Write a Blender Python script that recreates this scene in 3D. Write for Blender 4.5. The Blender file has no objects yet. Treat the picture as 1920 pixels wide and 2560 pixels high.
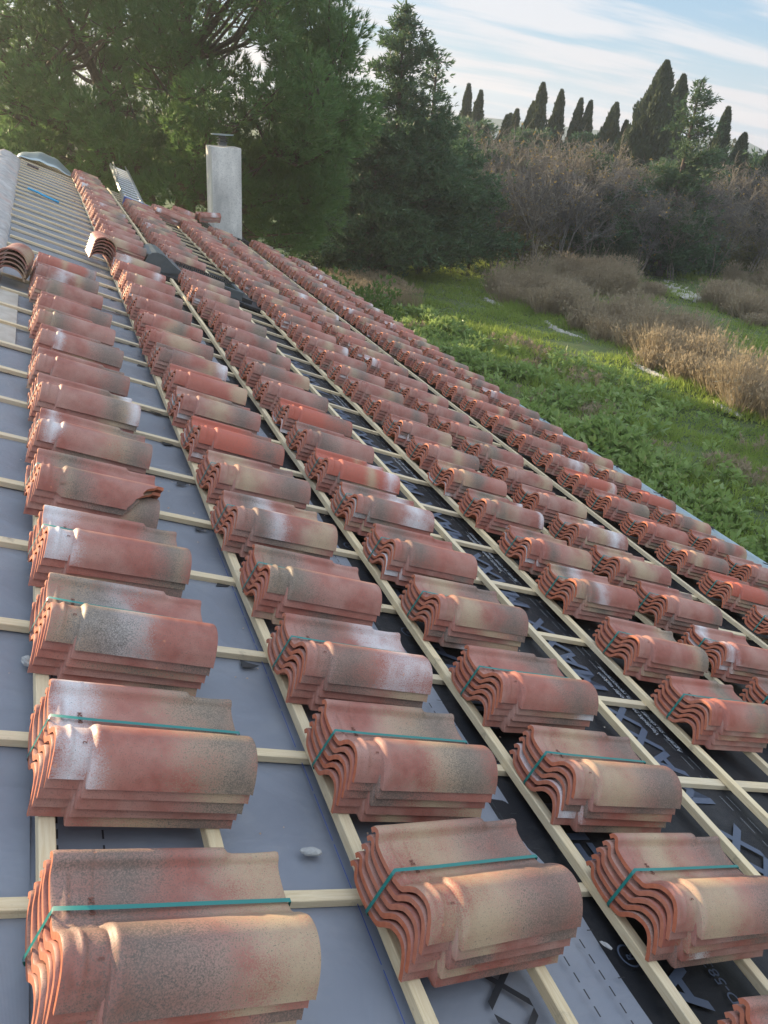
import bpy, math, random
import numpy as np
from mathutils import Matrix, Vector, Euler

random.seed(7)
rng = np.random.default_rng(11)
scene = bpy.context.scene
C = scene.collection
PI = math.pi
R = math.radians

# ------------------------------------------------------------------ camera
ALPHA = R(20.0)          # roof pitch
Z0 = 4.8                 # height of the roof origin above the field
cam_d = bpy.data.cameras.new('camera')
cam = bpy.data.objects.new('camera', cam_d)
C.objects.link(cam)
Rw = Matrix(((0.9298564, -0.3610747, 0.0706546), (-0.1044643, -0.4432337, -0.8902983), (0.3527807, 0.8204688, -0.4498631)))
rot = Matrix((Rw[0], -Vector(Rw[1]), -Vector(Rw[2]))).transposed()
cam.matrix_world = Matrix.Translation((0.14508, -1.1514, 6.19672)) @ rot.to_4x4()
cam_d.sensor_fit = 'VERTICAL'
cam_d.sensor_height = 24.0
cam_d.sensor_width = 18.0
cam_d.lens = 1992.7 / 2560 * 24.0
cam_d.clip_start = 0.05
cam_d.clip_end = 3000
scene.camera = cam
scene.render.resolution_x = 768
scene.render.resolution_y = 1024

# ------------------------------------------------------------------ sky and sun
SUN_EL = R(12.3)
SUN_AZ = R(33.0)         # left of the ridge direction (+Y)
sun_dir = Vector((-math.sin(SUN_AZ) * math.cos(SUN_EL), math.cos(SUN_AZ) * math.cos(SUN_EL), math.sin(SUN_EL)))
sd = bpy.data.lights.new('sun', 'SUN')
sd.energy = 5.0
sd.angle = R(0.6)
sd.color = (1.0, 0.79, 0.50)
so = bpy.data.objects.new('sun', sd)
C.objects.link(so)
so.rotation_euler = sun_dir.to_track_quat('Z', 'Y').to_euler()
so.location = (-20, 30, 20)

scene.view_settings.view_transform = 'Standard'
scene.view_settings.look = 'None'
scene.view_settings.gamma = 1
scene.view_settings.exposure = 1.2

world = bpy.data.worlds.new('World')
scene.world = world
world.use_nodes = True


class NT:
    """tiny node helper"""
    def __init__(s, tree):
        s.t = tree
        tree.nodes.clear()

    def n(s, typ, **kw):
        nd = s.t.nodes.new(typ)
        ins = kw.pop('ins', {})
        for k, v in kw.items():
            setattr(nd, k, v)
        for k, v in ins.items():
            if hasattr(v, 'links') or isinstance(v, bpy.types.NodeSocket):
                s.t.links.new(v, nd.inputs[k])
            else:
                nd.inputs[k].default_value = v
        return nd

    def link(s, a, b):
        s.t.links.new(a, b)

    def math(s, op, a, b=None, c=None, clamp=False):
        ins = {0: a}
        if b is not None:
            ins[1] = b
        if c is not None:
            ins[2] = c
        nd = s.n('ShaderNodeMath', operation=op, use_clamp=clamp, ins=ins)
        return nd.outputs[0]

    def mix(s, fac, a, b, blend='MIX'):
        nd = s.t.nodes.new('ShaderNodeMix')
        nd.data_type = 'RGBA'
        nd.blend_type = blend
        nd.clamp_factor = True
        for sock, v in ((nd.inputs[0], fac), (nd.inputs[6], a), (nd.inputs[7], b)):
            if isinstance(v, bpy.types.NodeSocket):
                s.t.links.new(v, sock)
            else:
                sock.default_value = v if not isinstance(v, tuple) else (v + (1.0,) if len(v) == 3 else v)
        return nd.outputs[2]

    def noise(s, vec, scale, detail=4, rough=0.55, dist=0.0, out=0):
        nd = s.n('ShaderNodeTexNoise', ins={'Scale': scale, 'Detail': detail, 'Roughness': rough, 'Distortion': dist})
        if vec is not None:
            s.link(vec, nd.inputs['Vector'])
        return nd.outputs[out]

    def ramp(s, fac, stops, interp='LINEAR'):
        nd = s.t.nodes.new('ShaderNodeValToRGB')
        cr = nd.color_ramp
        cr.interpolation = interp
        while len(cr.elements) < len(stops):
            cr.elements.new(0.5)
        for e, (p, c) in zip(cr.elements, stops):
            e.position = p
            e.color = c if len(c) == 4 else tuple(c) + (1.0,)
        s.link(fac, nd.inputs[0])
        return nd.outputs[0]

    def mapr(s, v, a, b, c=0.0, d=1.0, smooth=False):
        nd = s.n('ShaderNodeMapRange', ins={0: v, 1: a, 2: b, 3: c, 4: d})
        if smooth:
            nd.interpolation_type = 'SMOOTHSTEP'
        return nd.outputs[0]

    def mapping(s, vec, scale=(1, 1, 1), rot=(0, 0, 0), loc=(0, 0, 0)):
        nd = s.n('ShaderNodeMapping')
        s.link(vec, nd.inputs[0])
        nd.inputs['Scale'].default_value = scale
        nd.inputs['Rotation'].default_value = rot
        nd.inputs['Location'].default_value = loc
        return nd.outputs[0]


# world: physical sky with streaky cloud sheets
w = NT(world.node_tree)
sky = w.n('ShaderNodeTexSky', sky_type='NISHITA', sun_disc=False, sun_elevation=SUN_EL,
          sun_rotation=-SUN_AZ, air_density=1.0, dust_density=0.6, ozone_density=1.5)
tc = w.n('ShaderNodeTexCoord')
sep = w.n('ShaderNodeSeparateXYZ')
w.link(tc.outputs['Generated'], sep.inputs[0])
zc = w.math('ADD', w.math('MAXIMUM', sep.outputs[2], 0.0), 0.13)
px = w.math('DIVIDE', sep.outputs[0], zc)
py = w.math('DIVIDE', sep.outputs[1], zc)
cv = w.n('ShaderNodeCombineXYZ', ins={0: px, 1: py, 2: 0.0})
m1 = w.mapping(cv.outputs[0], scale=(0.42, 1.5, 1), rot=(0, 0, R(14)), loc=(3.1, 0.55, 0))
n1 = w.noise(m1, 1.0, 7, 0.52, 0.35)
m2 = w.mapping(cv.outputs[0], scale=(0.8, 4.0, 1), rot=(0, 0, R(18)), loc=(7.3, 1.2, 0))
n2 = w.noise(m2, 1.0, 6, 0.6, 0.3)
cl = w.math('ADD', w.math('MULTIPLY', n1, 0.72), w.math('MULTIPLY', n2, 0.28))
cm = w.mapr(cl, 0.44, 0.57, 0.0, 1.0, True)
cm2 = w.math('MULTIPLY', cm, 0.80)
# near the horizon a pale band
hz = w.mapr(sep.outputs[2], 0.0, 0.10, 0.5, 0.0, True)
cloudcol = w.ramp(sep.outputs[2], [(0.0, (4.5, 4.2, 4.2)), (0.10, (4.7, 4.6, 4.7)), (0.28, (4.6, 4.8, 5.0)), (0.55, (9.0, 9.3, 9.8)), (1.0, (10.0, 10.4, 11.0))])  # both ramps raised overhead, out of view, to add ambient light
low = w.ramp(sep.outputs[2], [(0.0, (2.6, 3.5, 4.4)), (0.1, (2.1, 3.1, 4.3)), (0.3, (1.8, 2.9, 4.3)), (0.6, (4.2, 6.0, 8.6)), (1.0, (4.2, 6.0, 8.6))])
skyc = w.mix(0.72, sky.outputs[0], low)
hzc = w.mix(hz, skyc, (3.4, 3.9, 4.5))
fin = w.mix(cm2, hzc, cloudcol)
bg = w.n('ShaderNodeBackground', ins={0: fin, 1: 0.085})
wo = w.n('ShaderNodeOutputWorld')
w.link(bg.outputs[0], wo.inputs[0])

try:
    scene.cycles.max_bounces = 6
    scene.cycles.diffuse_bounces = 3
    scene.cycles.transparent_max_bounces = 8
except Exception:
    pass

# ------------------------------------------------------------------ helpers
MROOF = Matrix(((math.cos(ALPHA), 0, math.sin(ALPHA), 0), (0, 1, 0, 0), (-math.sin(ALPHA), 0, math.cos(ALPHA), Z0), (0, 0, 0, 1)))


def rp(s, t, n=0.0):
    return MROOF @ Vector((s, t, n))


def tag(o, label=None, cat=None, group=None, kind=None):
    if label: o['label'] = label
    if cat: o['category'] = cat
    if group: o['group'] = group
    if kind: o['kind'] = kind
    return o


def obj(name, me, parent=None, mats=None, M=None):
    o = bpy.data.objects.new(name, me)
    C.objects.link(o)
    if parent is not None: o.parent = parent
    if mats:
        for m in (mats if isinstance(mats, (list, tuple)) else [mats]):
            me.materials.append(m)
    if M is not None:
        o.matrix_local = M
    return o


def empty(name, M):
    o = bpy.data.objects.new(name, None)
    o.empty_display_size = 0.1
    C.objects.link(o)
    o.matrix_world = M
    return o


def mesh(name, v, f, smooth=False, mi=None):
    me = bpy.data.meshes.new(name)
    v = np.asarray(v, dtype=np.float32)
    if isinstance(f, np.ndarray):
        nf, k = f.shape
        me.vertices.add(len(v))
        me.vertices.foreach_set('co', v.ravel())
        me.loops.add(nf * k)
        me.loops.foreach_set('vertex_index', f.astype(np.int32).ravel())
        me.polygons.add(nf)
        me.polygons.foreach_set('loop_start', (np.arange(nf) * k).astype(np.int32))
        me.update(calc_edges=True)
    else:
        me.from_pydata(v.tolist(), [], f)
        me.update()
    n = len(me.polygons)
    if smooth:
        me.polygons.foreach_set('use_smooth', np.ones(n, dtype=bool))
    if mi is not None:
        me.polygons.foreach_set('material_index', np.asarray(mi, dtype=np.int32))
    me.update()
    return me


class MB:
    """collects boxes, tubes and prisms into one mesh"""
    def __init__(s):
        s.v = []; s.f = []

    def add(s, v, f):
        b = len(s.v)
        s.v += [tuple(x) for x in v]
        s.f += [[b + i for i in q] for q in f]
        return s

    def box(s, x0, x1, y0, y1, z0, z1, M=None, jit=0.0, nx=1, ny=1, bev=0.0):
        # a board with subdivided length and slightly wavy edges
        if nx == 1 and ny == 1 and bev == 0:
            v = [(x, y, z) for z in (z0, z1) for y in (y0, y1) for x in (x0, x1)]
            f = [(0, 2, 3, 1), (4, 5, 7, 6), (0, 1, 5, 4), (2, 6, 7, 3), (0, 4, 6, 2), (1, 3, 7, 5)]
        else:
            long_y = ny >= nx
            n = max(nx, ny)
            v = []; f = []
            a0, a1 = (x0, x1) if long_y else (y0, y1)
            l0, l1 = (y0, y1) if long_y else (x0, x1)
            b = bev
            prof = [(a0, z0), (a1, z0), (a1, z1 - b), (a1 - b, z1), (a0 + b, z1), (a0, z1 - b)] if b else [(a0, z0), (a1, z0), (a1, z1), (a0, z1)]
            k = len(prof)
            for i in range(n + 1):
                L = l0 + (l1 - l0) * i / n
                jx = random.uniform(-jit, jit); jz = random.uniform(-jit, jit) * 0.4
                for (a, z) in prof:
                    p = (a + jx, L, z + jz) if long_y else (L, a + jx, z + jz)
                    v.append(p)
            for i in range(n):
                for j in range(k):
                    q = [i * k + j, i * k + (j + 1) % k, (i + 1) * k + (j + 1) % k, (i + 1) * k + j]
                    f.append(q if not long_y else q[::-1])
            f.append(list(range(k)) if long_y else list(range(k))[::-1])
            e = list(range(n * k, n * k + k))
            f.append(e[::-1] if long_y else e)
        if M is not None:
            v = [M @ Vector(p) for p in v]
        return s.add(v, f)

    def tube(s, pts, rad, n=8, cap=True):
        pts = [Vector(p) for p in pts]
        if not isinstance(rad, (list, tuple)): rad = [rad] * len(pts)
        v = []; f = []
        prev = None
        for i, p in enumerate(pts):
            d = (pts[min(i + 1, len(pts) - 1)] - pts[max(i - 1, 0)]).normalized()
            if prev is None:
                u = d.orthogonal().normalized()
            else:
                u = (prev - d * prev.dot(d)).normalized()
            prev = u
            wv = d.cross(u)
            for k in range(n):
                a = 2 * PI * k / n
                v.append(p + (u * math.cos(a) + wv * math.sin(a)) * rad[i])
        for i in range(len(pts) - 1):
            for k in range(n):
                f.append((i * n + k, i * n + (k + 1) % n, (i + 1) * n + (k + 1) % n, (i + 1) * n + k))
        if cap:
            f.append(tuple(range(n))[::-1]); f.append(tuple((len(pts) - 1) * n + k for k in range(n)))
        return s.add(v, f)

    def me(s, name, smooth=False):
        return mesh(name, s.v, s.f, smooth)


def bsdf(nt, color, rough=0.6, normal=None, **kw):
    b = nt.n('ShaderNodeBsdfPrincipled')
    for k, v in (('Base Color', color), ('Roughness', rough)):
        if isinstance(v, bpy.types.NodeSocket): nt.link(v, b.inputs[k])
        else: b.inputs[k].default_value = v if not isinstance(v, tuple) else tuple(v) + (1.0,)
    for k, v in kw.items():
        k = k.replace('_', ' ')
        if isinstance(v, bpy.types.NodeSocket): nt.link(v, b.inputs[k])
        else: b.inputs[k].default_value = v
    if normal is not None: nt.link(normal, b.inputs['Normal'])
    o = nt.n('ShaderNodeOutputMaterial')
    nt.link(b.outputs[0], o.inputs[0])
    return b


def newmat(name):
    m = bpy.data.materials.new(name)
    m.use_nodes = True
    return m, NT(m.node_tree)


def bump(nt, h, strength=0.3, dist=0.002):
    return nt.n('ShaderNodeBump', ins={'Height': h, 'Strength': strength, 'Distance': dist}).outputs[0]


def simple(name, col, rough=0.6, col2=None, scale=20, bumps=0.0, bscale=60, **kw):
    m, nt = newmat(name)
    tcn = nt.n('ShaderNodeTexCoord').outputs['Object']
    c = col
    if col2 is not None:
        c = nt.mix(nt.mapr(nt.noise(tcn, scale, 6, 0.6), 0.35, 0.65), col, col2)
    nm = None
    if bumps: nm = bump(nt, nt.noise(tcn, bscale, 5), bumps, 0.004)
    bsdf(nt, c, rough, nm, **kw)
    return m


# ------------------------------------------------------------------ materials
def make_tile_mats():
    # engobe top: pinkish red with sprayed white, sand and black patches placed by each tile's own properties
    m, nt = newmat('engobe')
    tcn = nt.n('ShaderNodeTexCoord').outputs['Object']
    sp = nt.n('ShaderNodeSeparateXYZ'); nt.link(tcn, sp.inputs[0])
    u = sp.outputs[0]
    oi = nt.n('ShaderNodeObjectInfo').outputs['Random']
    offs = nt.n('ShaderNodeVectorMath', operation='ADD')
    nt.link(tcn, offs.inputs[0])
    cmb = nt.n('ShaderNodeCombineXYZ', ins={0: nt.math('MULTIPLY', oi, 37.0), 1: nt.math('MULTIPLY', oi, 91.0), 2: 0.0})
    nt.link(cmb.outputs[0], offs.inputs[1])
    P = offs.outputs[0]
    big = nt.noise(P, 7.0, 3, 0.5)
    fine = nt.noise(P, 300.0, 2, 0.6)
    fine2 = nt.noise(P, 700.0, 1, 0.5)
    med = nt.noise(P, 45.0, 5, 0.6)

    def att(n):
        return nt.n('ShaderNodeAttribute', attribute_type='OBJECT', attribute_name=n).outputs['Fac']

    def band(cn, wn, soft=1.0):
        d = nt.math('ABSOLUTE', nt.math('SUBTRACT', u, att(cn)))
        k = nt.math('SUBTRACT', 1.0, nt.math('DIVIDE', d, nt.math('MAXIMUM', nt.math('MULTIPLY', att(wn), 1.25), 0.01)))
        k = nt.math('ADD', k, nt.math('MULTIPLY', nt.math('SUBTRACT', big, 0.5), 1.6))
        on = nt.math('GREATER_THAN', att(wn), 0.01)
        return nt.math('SUBTRACT', nt.math('MULTIPLY', nt.math('ADD', k, 3.0), on), 3.0)
    wb = band('white_at', 'white_wide')
    sb = band('sand_at', 'sand_wide')
    db = band('dark_at', 'dark_wide')
    red = att('redness')
    base = nt.mix(nt.mapr(med, 0.3, 0.7), (0.235, 0.072, 0.049), (0.315, 0.118, 0.088))
    base = nt.mix(nt.mapr(big, 0.38, 0.66, 0.0, 0.65), base, (0.40, 0.25, 0.20))
    base = nt.mix(red, base, (0.40, 0.088, 0.05))
    fs = nt.math('MULTIPLY', nt.math('SUBTRACT', fine, 0.5), 1.8)
    sm = nt.mapr(nt.math('ADD', nt.math('MULTIPLY', sb, 0.75), fs), 0.15, 0.75)
    c = nt.mix(nt.math('MULTIPLY', sm, 0.72), base, (0.42, 0.335, 0.20))
    wm = nt.mapr(nt.math('ADD', nt.math('MULTIPLY', wb, 0.9), nt.math('MULTIPLY', fs, 0.8)), 0.3, 1.05)
    c = nt.mix(nt.math('MULTIPLY', wm, 0.88), c, (0.62, 0.615, 0.62))
    # black pepper where the dark band is, sparse elsewhere
    f2 = nt.math('ADD', fine, nt.math('MULTIPLY', nt.math('SUBTRACT', fine2, 0.5), 0.5))
    thr = nt.mapr(db, 0.0, 1.0, 0.64, 0.43)
    dm = nt.mapr(nt.math('SUBTRACT', f2, thr), -0.09, 0.13)
    soft = nt.mapr(db, 0.1, 1.0, 0.0, 0.6)
    c = nt.mix(soft, c, (0.20, 0.155, 0.12))
    c = nt.mix(nt.math('MULTIPLY', dm, nt.mapr(med, 0.3, 0.7, 0.65, 0.95)), c, (0.095, 0.078, 0.062))
    # small chips showing raw orange clay
    vor = nt.n('ShaderNodeTexVoronoi', ins={'Scale': 11.0})
    nt.link(P, vor.inputs['Vector'])
    chip = nt.mapr(nt.math('ADD', vor.outputs['Distance'], nt.math('MULTIPLY', nt.noise(P, 200, 2), 0.08)), 0.085, 0.075)
    c = nt.mix(nt.math('MULTIPLY', chip, 0.5), c, (0.55, 0.22, 0.11))
    h = nt.math('ADD', nt.math('MULTIPLY', fine, 0.7), med)
    bsdf(nt, c, nt.mapr(med, 0.3, 0.7, 0.42, 0.62), bump(nt, h, 0.35, 0.0012), Specular_IOR_Level=0.45)
    m2, nt = newmat('raw_clay')
    tcn = nt.n('ShaderNodeTexCoord').outputs['Object']
    oi = nt.n('ShaderNodeObjectInfo').outputs['Random']
    a = nt.noise(tcn, 60, 5, 0.6)
    c = nt.mix(nt.mapr(a, 0.3, 0.7), (0.40, 0.105, 0.048), (0.52, 0.16, 0.078))
    c = nt.mix(nt.math('MULTIPLY', oi, 0.25), c, (0.40, 0.22, 0.17))
    c = nt.mix(nt.math('MULTIPLY', nt.mapr(nt.noise(tcn, 18, 6, 0.7), 0.55, 0.75), 0.45), c, (0.20, 0.13, 0.10))
    bsdf(nt, c, 0.8, bump(nt, nt.noise(tcn, 300, 4), 0.4, 0.001))
    return m, m2


M_ENG, M_CLAY = make_tile_mats()
M_STRAP = simple('green_strap', (0.012, 0.165, 0.145), 0.35)


def make_wood(name, a, b, axis, wet=0.0):
    m, nt = newmat(name)
    tcn = nt.n('ShaderNodeTexCoord').outputs['Object']
    sc = (9, 160, 160) if axis == 'x' else (160, 9, 160)
    oi = nt.n('ShaderNodeObjectInfo').outputs['Random']
    off = nt.n('ShaderNodeVectorMath', operation='ADD'); nt.link(tcn, off.inputs[0])
    cmb = nt.n('ShaderNodeCombineXYZ', ins={0: nt.math('MULTIPLY', oi, 17.0), 1: nt.math('MULTIPLY', oi, 13.0), 2: oi})
    nt.link(cmb.outputs[0], off.inputs[1])
    g = nt.noise(nt.mapping(off.outputs[0], scale=sc), 1.0, 5, 0.65, 0.4)
    big = nt.noise(off.outputs[0], 1.6, 4, 0.6)
    c = nt.mix(nt.mapr(g, 0.3, 0.7), a, b)
    c = nt.mix(nt.mapr(big, 0.4, 0.7, 0.0, 0.55), c, (0.50, 0.44, 0.35))
    c = nt.mix(nt.math('MULTIPLY', oi, 0.35), c, (0.44, 0.37, 0.27))
    # knots and dirt
    vor = nt.n('ShaderNodeTexVoronoi', ins={'Scale': 3.3}); nt.link(off.outputs[0], vor.inputs['Vector'])
    kn = nt.mapr(vor.outputs['Distance'], 0.06, 0.03)
    c = nt.mix(nt.math('MULTIPLY', kn, 0.6), c, (0.20, 0.12, 0.06))
    dirt = nt.mapr(nt.noise(off.outputs[0], 14, 6, 0.7), 0.6, 0.72)
    c = nt.mix(nt.math('MULTIPLY', dirt, 0.6), c, (0.22, 0.18, 0.14))
    bsdf(nt, c, 0.75, bump(nt, g, 0.25, 0.001))
    return m


M_BAT = make_wood('batten_pine', (0.62, 0.46, 0.25), (0.80, 0.67, 0.43), 'y')
M_CNT = make_wood('counter_batten_pine', (0.57, 0.43, 0.24), (0.76, 0.63, 0.41), 'x')


def make_membrane(name, a, b, rough, mark):
    m, nt = newmat(name)
    tcn = nt.n('ShaderNodeTexCoord').outputs['Object']
    big = nt.noise(tcn, 1.3, 5, 0.6)
    c = nt.mix(nt.mapr(big, 0.3, 0.7), a, b)
    dust = nt.mapr(nt.noise(tcn, 5.0, 8, 0.75), 0.5, 0.75)
    c = nt.mix(nt.math('MULTIPLY', dust, mark), c, (0.38, 0.36, 0.33))
    # scuffs
    sc = nt.noise(nt.mapping(tcn, scale=(40, 9, 1), rot=(0, 0, R(38))), 1.0, 6, 0.7)
    c = nt.mix(nt.math('MULTIPLY', nt.mapr(sc, 0.66, 0.72), mark), c, (0.35, 0.36, 0.38))
    wv = nt.n('ShaderNodeTexWave', ins={'Scale': 150.0, 'Distortion': 0.6}); nt.link(tcn, wv.inputs['Vector'])
    wv2 = nt.n('ShaderNodeTexWave', bands_direction='Y', ins={'Scale': 150.0, 'Distortion': 0.6}); nt.link(tcn, wv2.inputs['Vector'])
    wk = nt.noise(nt.mapping(tcn, scale=(1.0, 1.8, 1)), 2.2, 4, 0.5, 0.8)
    h = nt.math('ADD', nt.math('MULTIPLY', nt.math('ADD', wv.outputs[1], wv2.outputs[1]), 0.03), nt.math('MULTIPLY', wk, 3.0))
    bsdf(nt, c, rough, bump(nt, h, 0.55, 0.010), Specular_IOR_Level=0.5 if a[0] > .1 else 0.28)
    return m


M_GREY = make_membrane('grey_membrane', (0.175, 0.192, 0.228), (0.22, 0.238, 0.275), 0.28, 0.18)
M_BLACK = make_membrane('black_membrane', (0.008, 0.009, 0.012), (0.015, 0.016, 0.020), 0.55, 0.07)
M_PRINTG = simple('grey_print', (0.060, 0.078, 0.118), 0.55)
M_PRINTW = simple('white_print', (0.33, 0.35, 0.38), 0.6)
M_PRINTB = simple('black_print', (0.012, 0.013, 0.017), 0.5)
M_ZINC = simple('grey_zinc', (0.30, 0.36, 0.38), 0.38, (0.36, 0.42, 0.43), 4, 0.05, 30, Metallic=0.55)
M_PLAST = simple('render_wall', (0.60, 0.58, 0.53), 0.9, (0.50, 0.49, 0.45), 3, 0.4, 80)
M_DARKMETAL = simple('dark_grey_metal', (0.075, 0.088, 0.095), 0.42, (0.10, 0.115, 0.12), 8)
M_ALU = simple('aluminium', (0.72, 0.73, 0.74), 0.32, Metallic=0.9)
M_BLUE = simple('blue_plastic', (0.02, 0.07, 0.30), 0.4)
M_SLATE = simple('grey_stone', (0.30, 0.30, 0.30), 0.9, (0.42, 0.42, 0.40), 60, 0.6, 60)
M_BLACKRUB = simple('black_flashing', (0.02, 0.02, 0.022), 0.6)


def make_cement():
    m, nt = newmat('chimney_cement')
    tcn = nt.n('ShaderNodeTexCoord').outputs['Object']
    st = nt.noise(nt.mapping(tcn, scale=(2.6, 2.6, 0.9)), 1.0, 6, 0.55, 0.2)
    c = nt.mix(nt.mapr(st, 0.36, 0.66), (0.42, 0.41, 0.385), (0.78, 0.75, 0.69))
    c = nt.mix(nt.mapr(nt.noise(tcn, 40, 7, 0.7), 0.5, 0.7, 0, 0.55), c, (0.22, 0.22, 0.21))
    bsdf(nt, c, 0.92, bump(nt, nt.noise(tcn, 90, 5), 0.5, 0.004))
    return m


M_CEM = make_cement()


def make_ridge_mat():
    m, nt = newmat('old_mortar')
    tcn = nt.n('ShaderNodeTexCoord').outputs['Object']
    a = nt.noise(tcn, 7, 7, 0.7, 0.5)
    c = nt.mix(nt.mapr(a, 0.35, 0.65), (0.28, 0.265, 0.255), (0.46, 0.44, 0.42))
    c = nt.mix(nt.mapr(nt.noise(tcn, 2.3, 4), 0.52, 0.7, 0, 0.5), c, (0.46, 0.31, 0.26))
    bsdf(nt, c, 0.9, bump(nt, a, 0.8, 0.02))
    return m


M_MORTAR = make_ridge_mat()


# ------------------------------------------------------------------ roof tile meshes
def catmull(P, n):
    P = np.array(P, float)
    P = np.vstack([2 * P[0] - P[1], P, 2 * P[-1] - P[-2]])
    out = []
    for i in range(1, len(P) - 2):
        for k in range(n):
            t = k / n
            a, b, c, d = P[i - 1], P[i], P[i + 1], P[i + 2]
            out.append(0.5 * ((2 * b) + (-a + c) * t + (2 * a - 5 * b + 4 * c - d) * t * t + (-a + 3 * b - 3 * c + d) * t ** 3))
    out.append(P[-2])
    return np.array(out)


PROF = catmull([(-0.027, 0.004), (-0.022, 0.015), (-0.012, 0.036), (0.006, 0.059), (0.030, 0.0745), (0.060, 0.080), (0.090, 0.0725),
                (0.112, 0.055), (0.128, 0.036), (0.140, 0.0245), (0.152, 0.019), (0.180, 0.0165), (0.212, 0.018), (0.240, 0.023),
                (0.250, 0.032), (0.257, 0.043), (0.268, 0.047), (0.281, 0.042), (0.288, 0.031)], 3)
TL = 0.442


def sstep(x, a, b):
    t = np.clip((x - a) / (b - a), 0, 1)
    return t * t * (3 - 2 * t)


def bumpf(x, c, wd):
    return np.exp(-((x - c) / wd) ** 2)


def make_tile(name, broken=False, seed=0):
    r = np.random.default_rng(seed)
    us = np.concatenate([[0, .004, .012, .018, .022, .027, .031, .036, .042, .052, .062, .0725, .073, .0745, .078, .082, .088, .096, .115],
                         np.linspace(.14, .28, 5), [.30, .315, .325, .333, .345, .36, .39, .42, .436, TL]])
    pv, pw_ = PROF[:, 0], PROF[:, 1]
    nv = len(pv)
    nu = len(us)
    U = np.repeat(us[:, None], nv, 1)
    V = np.repeat(pv[None], nu, 0)
    if broken:
        wob = 0.006 * np.sin(pv * 130 + seed) + 0.004 * np.sin(pv * 310)
        umax = np.where(pv < 0.085, 0.315 + (pv + 0.027) / 0.112 * 0.115, TL) + np.where(pv < 0.085, wob, 0)
        U = U * (np.minimum(umax, TL) / TL)[None]
    # the notch: neck at the head is narrower on the near side
    neck = (U < 0.0727)
    Vo = V.copy()
    vs = np.where(neck, -0.001, -0.027)
    vm = 0.055
    V = np.where(V < vm, vs + (V + 0.027) * (vm - vs) / (vm + 0.027), V)
    W = np.interp(Vo, pv, pw_)
    barrel = sstep(V, 0.150, 0.125) * sstep(Vo, -0.027, -0.005)
    W -= barrel * 0.0105 * (1 - sstep(U, 0.0735, 0.083))
    W += barrel * 0.003 * bumpf(U, 0.087, 0.006)
    W += barrel * 0.0075 * bumpf(U, 0.030, 0.0050)
    W += barrel * 0.003 * bumpf(U, 0.008, 0.005)
    pan = sstep(V, 0.145, 0.156) * (1 - sstep(V, 0.238, 0.248))
    W += pan * (0.0065 * bumpf(U, 0.024, 0.0045) + 0.006 * bumpf(U, 0.046, 0.004))
    inner = 0.0050 * bumpf(V, 0.236, 0.005) * sstep(U, 0.040, 0.05) * (1 - sstep(U, 0.25, 0.32))
    W += inner
    W += 0.0045 * bumpf(V, 0.236, 0.006) * bumpf(U, 0.335, 0.012)
    # side rib loses height and width towards the tail
    rib = sstep(V, 0.242, 0.256)
    ts = sstep(U, 0.326, 0.336)
    W -= rib * ts * 0.010
    V = np.where(V > 0.268, 0.268 + (V - 0.268) * (1 - 0.5 * ts), V)
    W += rib * 0.004 * sstep(U, 0.40, 0.442)
    # rounded tail and head lips
    W -= 0.0022 * sstep(U, TL - 0.006, TL) + 0.002 * (1 - sstep(U, 0, 0.004))
    W += 0.0006 * r.normal(size=(nu, 1)) * 0.3
    # normals in the v-w plane
    dV = np.gradient(V, axis=1); dW = np.gradient(W, axis=1)
    L = np.maximum(np.hypot(dV, dW), 1e-6)
    nx, nz = -dW / L, dV / L
    th = 0.0115
    V2 = V - nx * th
    W2 = W - nz * th
    V2[:, 0] = V[:, 0] + 0.010
    top = np.stack([U, V, W], -1).reshape(-1, 3)
    bot = np.stack([U, V2, W2], -1).reshape(-1, 3)
    vts = np.vstack([top, bot])
    N = nu * nv
    f = []; mi = []
    for i in range(nu - 1):
        for j in range(nv - 1):
            a = i * nv + j
            f.append((a, a + nv, a + nv + 1, a + 1)); mi.append(0)
            b = N + a
            f.append((b, b + 1, b + nv + 1, b + nv)); mi.append(1)
    for i in range(nu - 1):
        a = i * nv; f.append((a, N + a, N + a + nv, a + nv)); mi.append(0)
        a = i * nv + nv - 1; f.append((a, a + nv, N + a + nv, N + a)); mi.append(0)
    # the cut face of the neck step, the head and tail ends are raw clay
    for j in range(nv - 1):
        a = j; f.append((a, a + 1, N + a + 1, N + a)); mi.append(1)
        a = (nu - 1) * nv + j; f.append((a, N + a, N + a + 1, a + 1)); mi.append(1 if broken else 0)
    f = np.array(f)
    me = mesh(name, vts, f, True, mi)
    me.materials.append(M_ENG); me.materials.append(M_CLAY)
    # sharp edges at the cut ends
    flag = np.array([0] * (2 * (nu - 1) * (nv - 1)) + [1] * (len(f) - 2 * (nu - 1) * (nv - 1)), dtype=bool)
    at = me.attributes.new('sharp_edge', 'BOOLEAN', 'EDGE')
    es = np.empty(len(me.edges) * 2, dtype=np.int32); me.edges.foreach_get('vertices', es)
    es = es.reshape(-1, 2)
    rim = np.zeros(2 * N, dtype=bool)
    idx = np.arange(N).reshape(nu, nv)
    for part in (idx[0], idx[-1], idx[:, 0], idx[:, -1]):
        rim[part] = True; rim[part + N] = True
    same = rim[es[:, 0]] & rim[es[:, 1]]
    at.data.foreach_set('value', same)
    me.update()
    return me


TILE = make_tile('roof_tile')
TILE_BROKEN = [make_tile('roof_tile_broken', True, 1), make_tile('roof_tile_broken', True, 2)]


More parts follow.
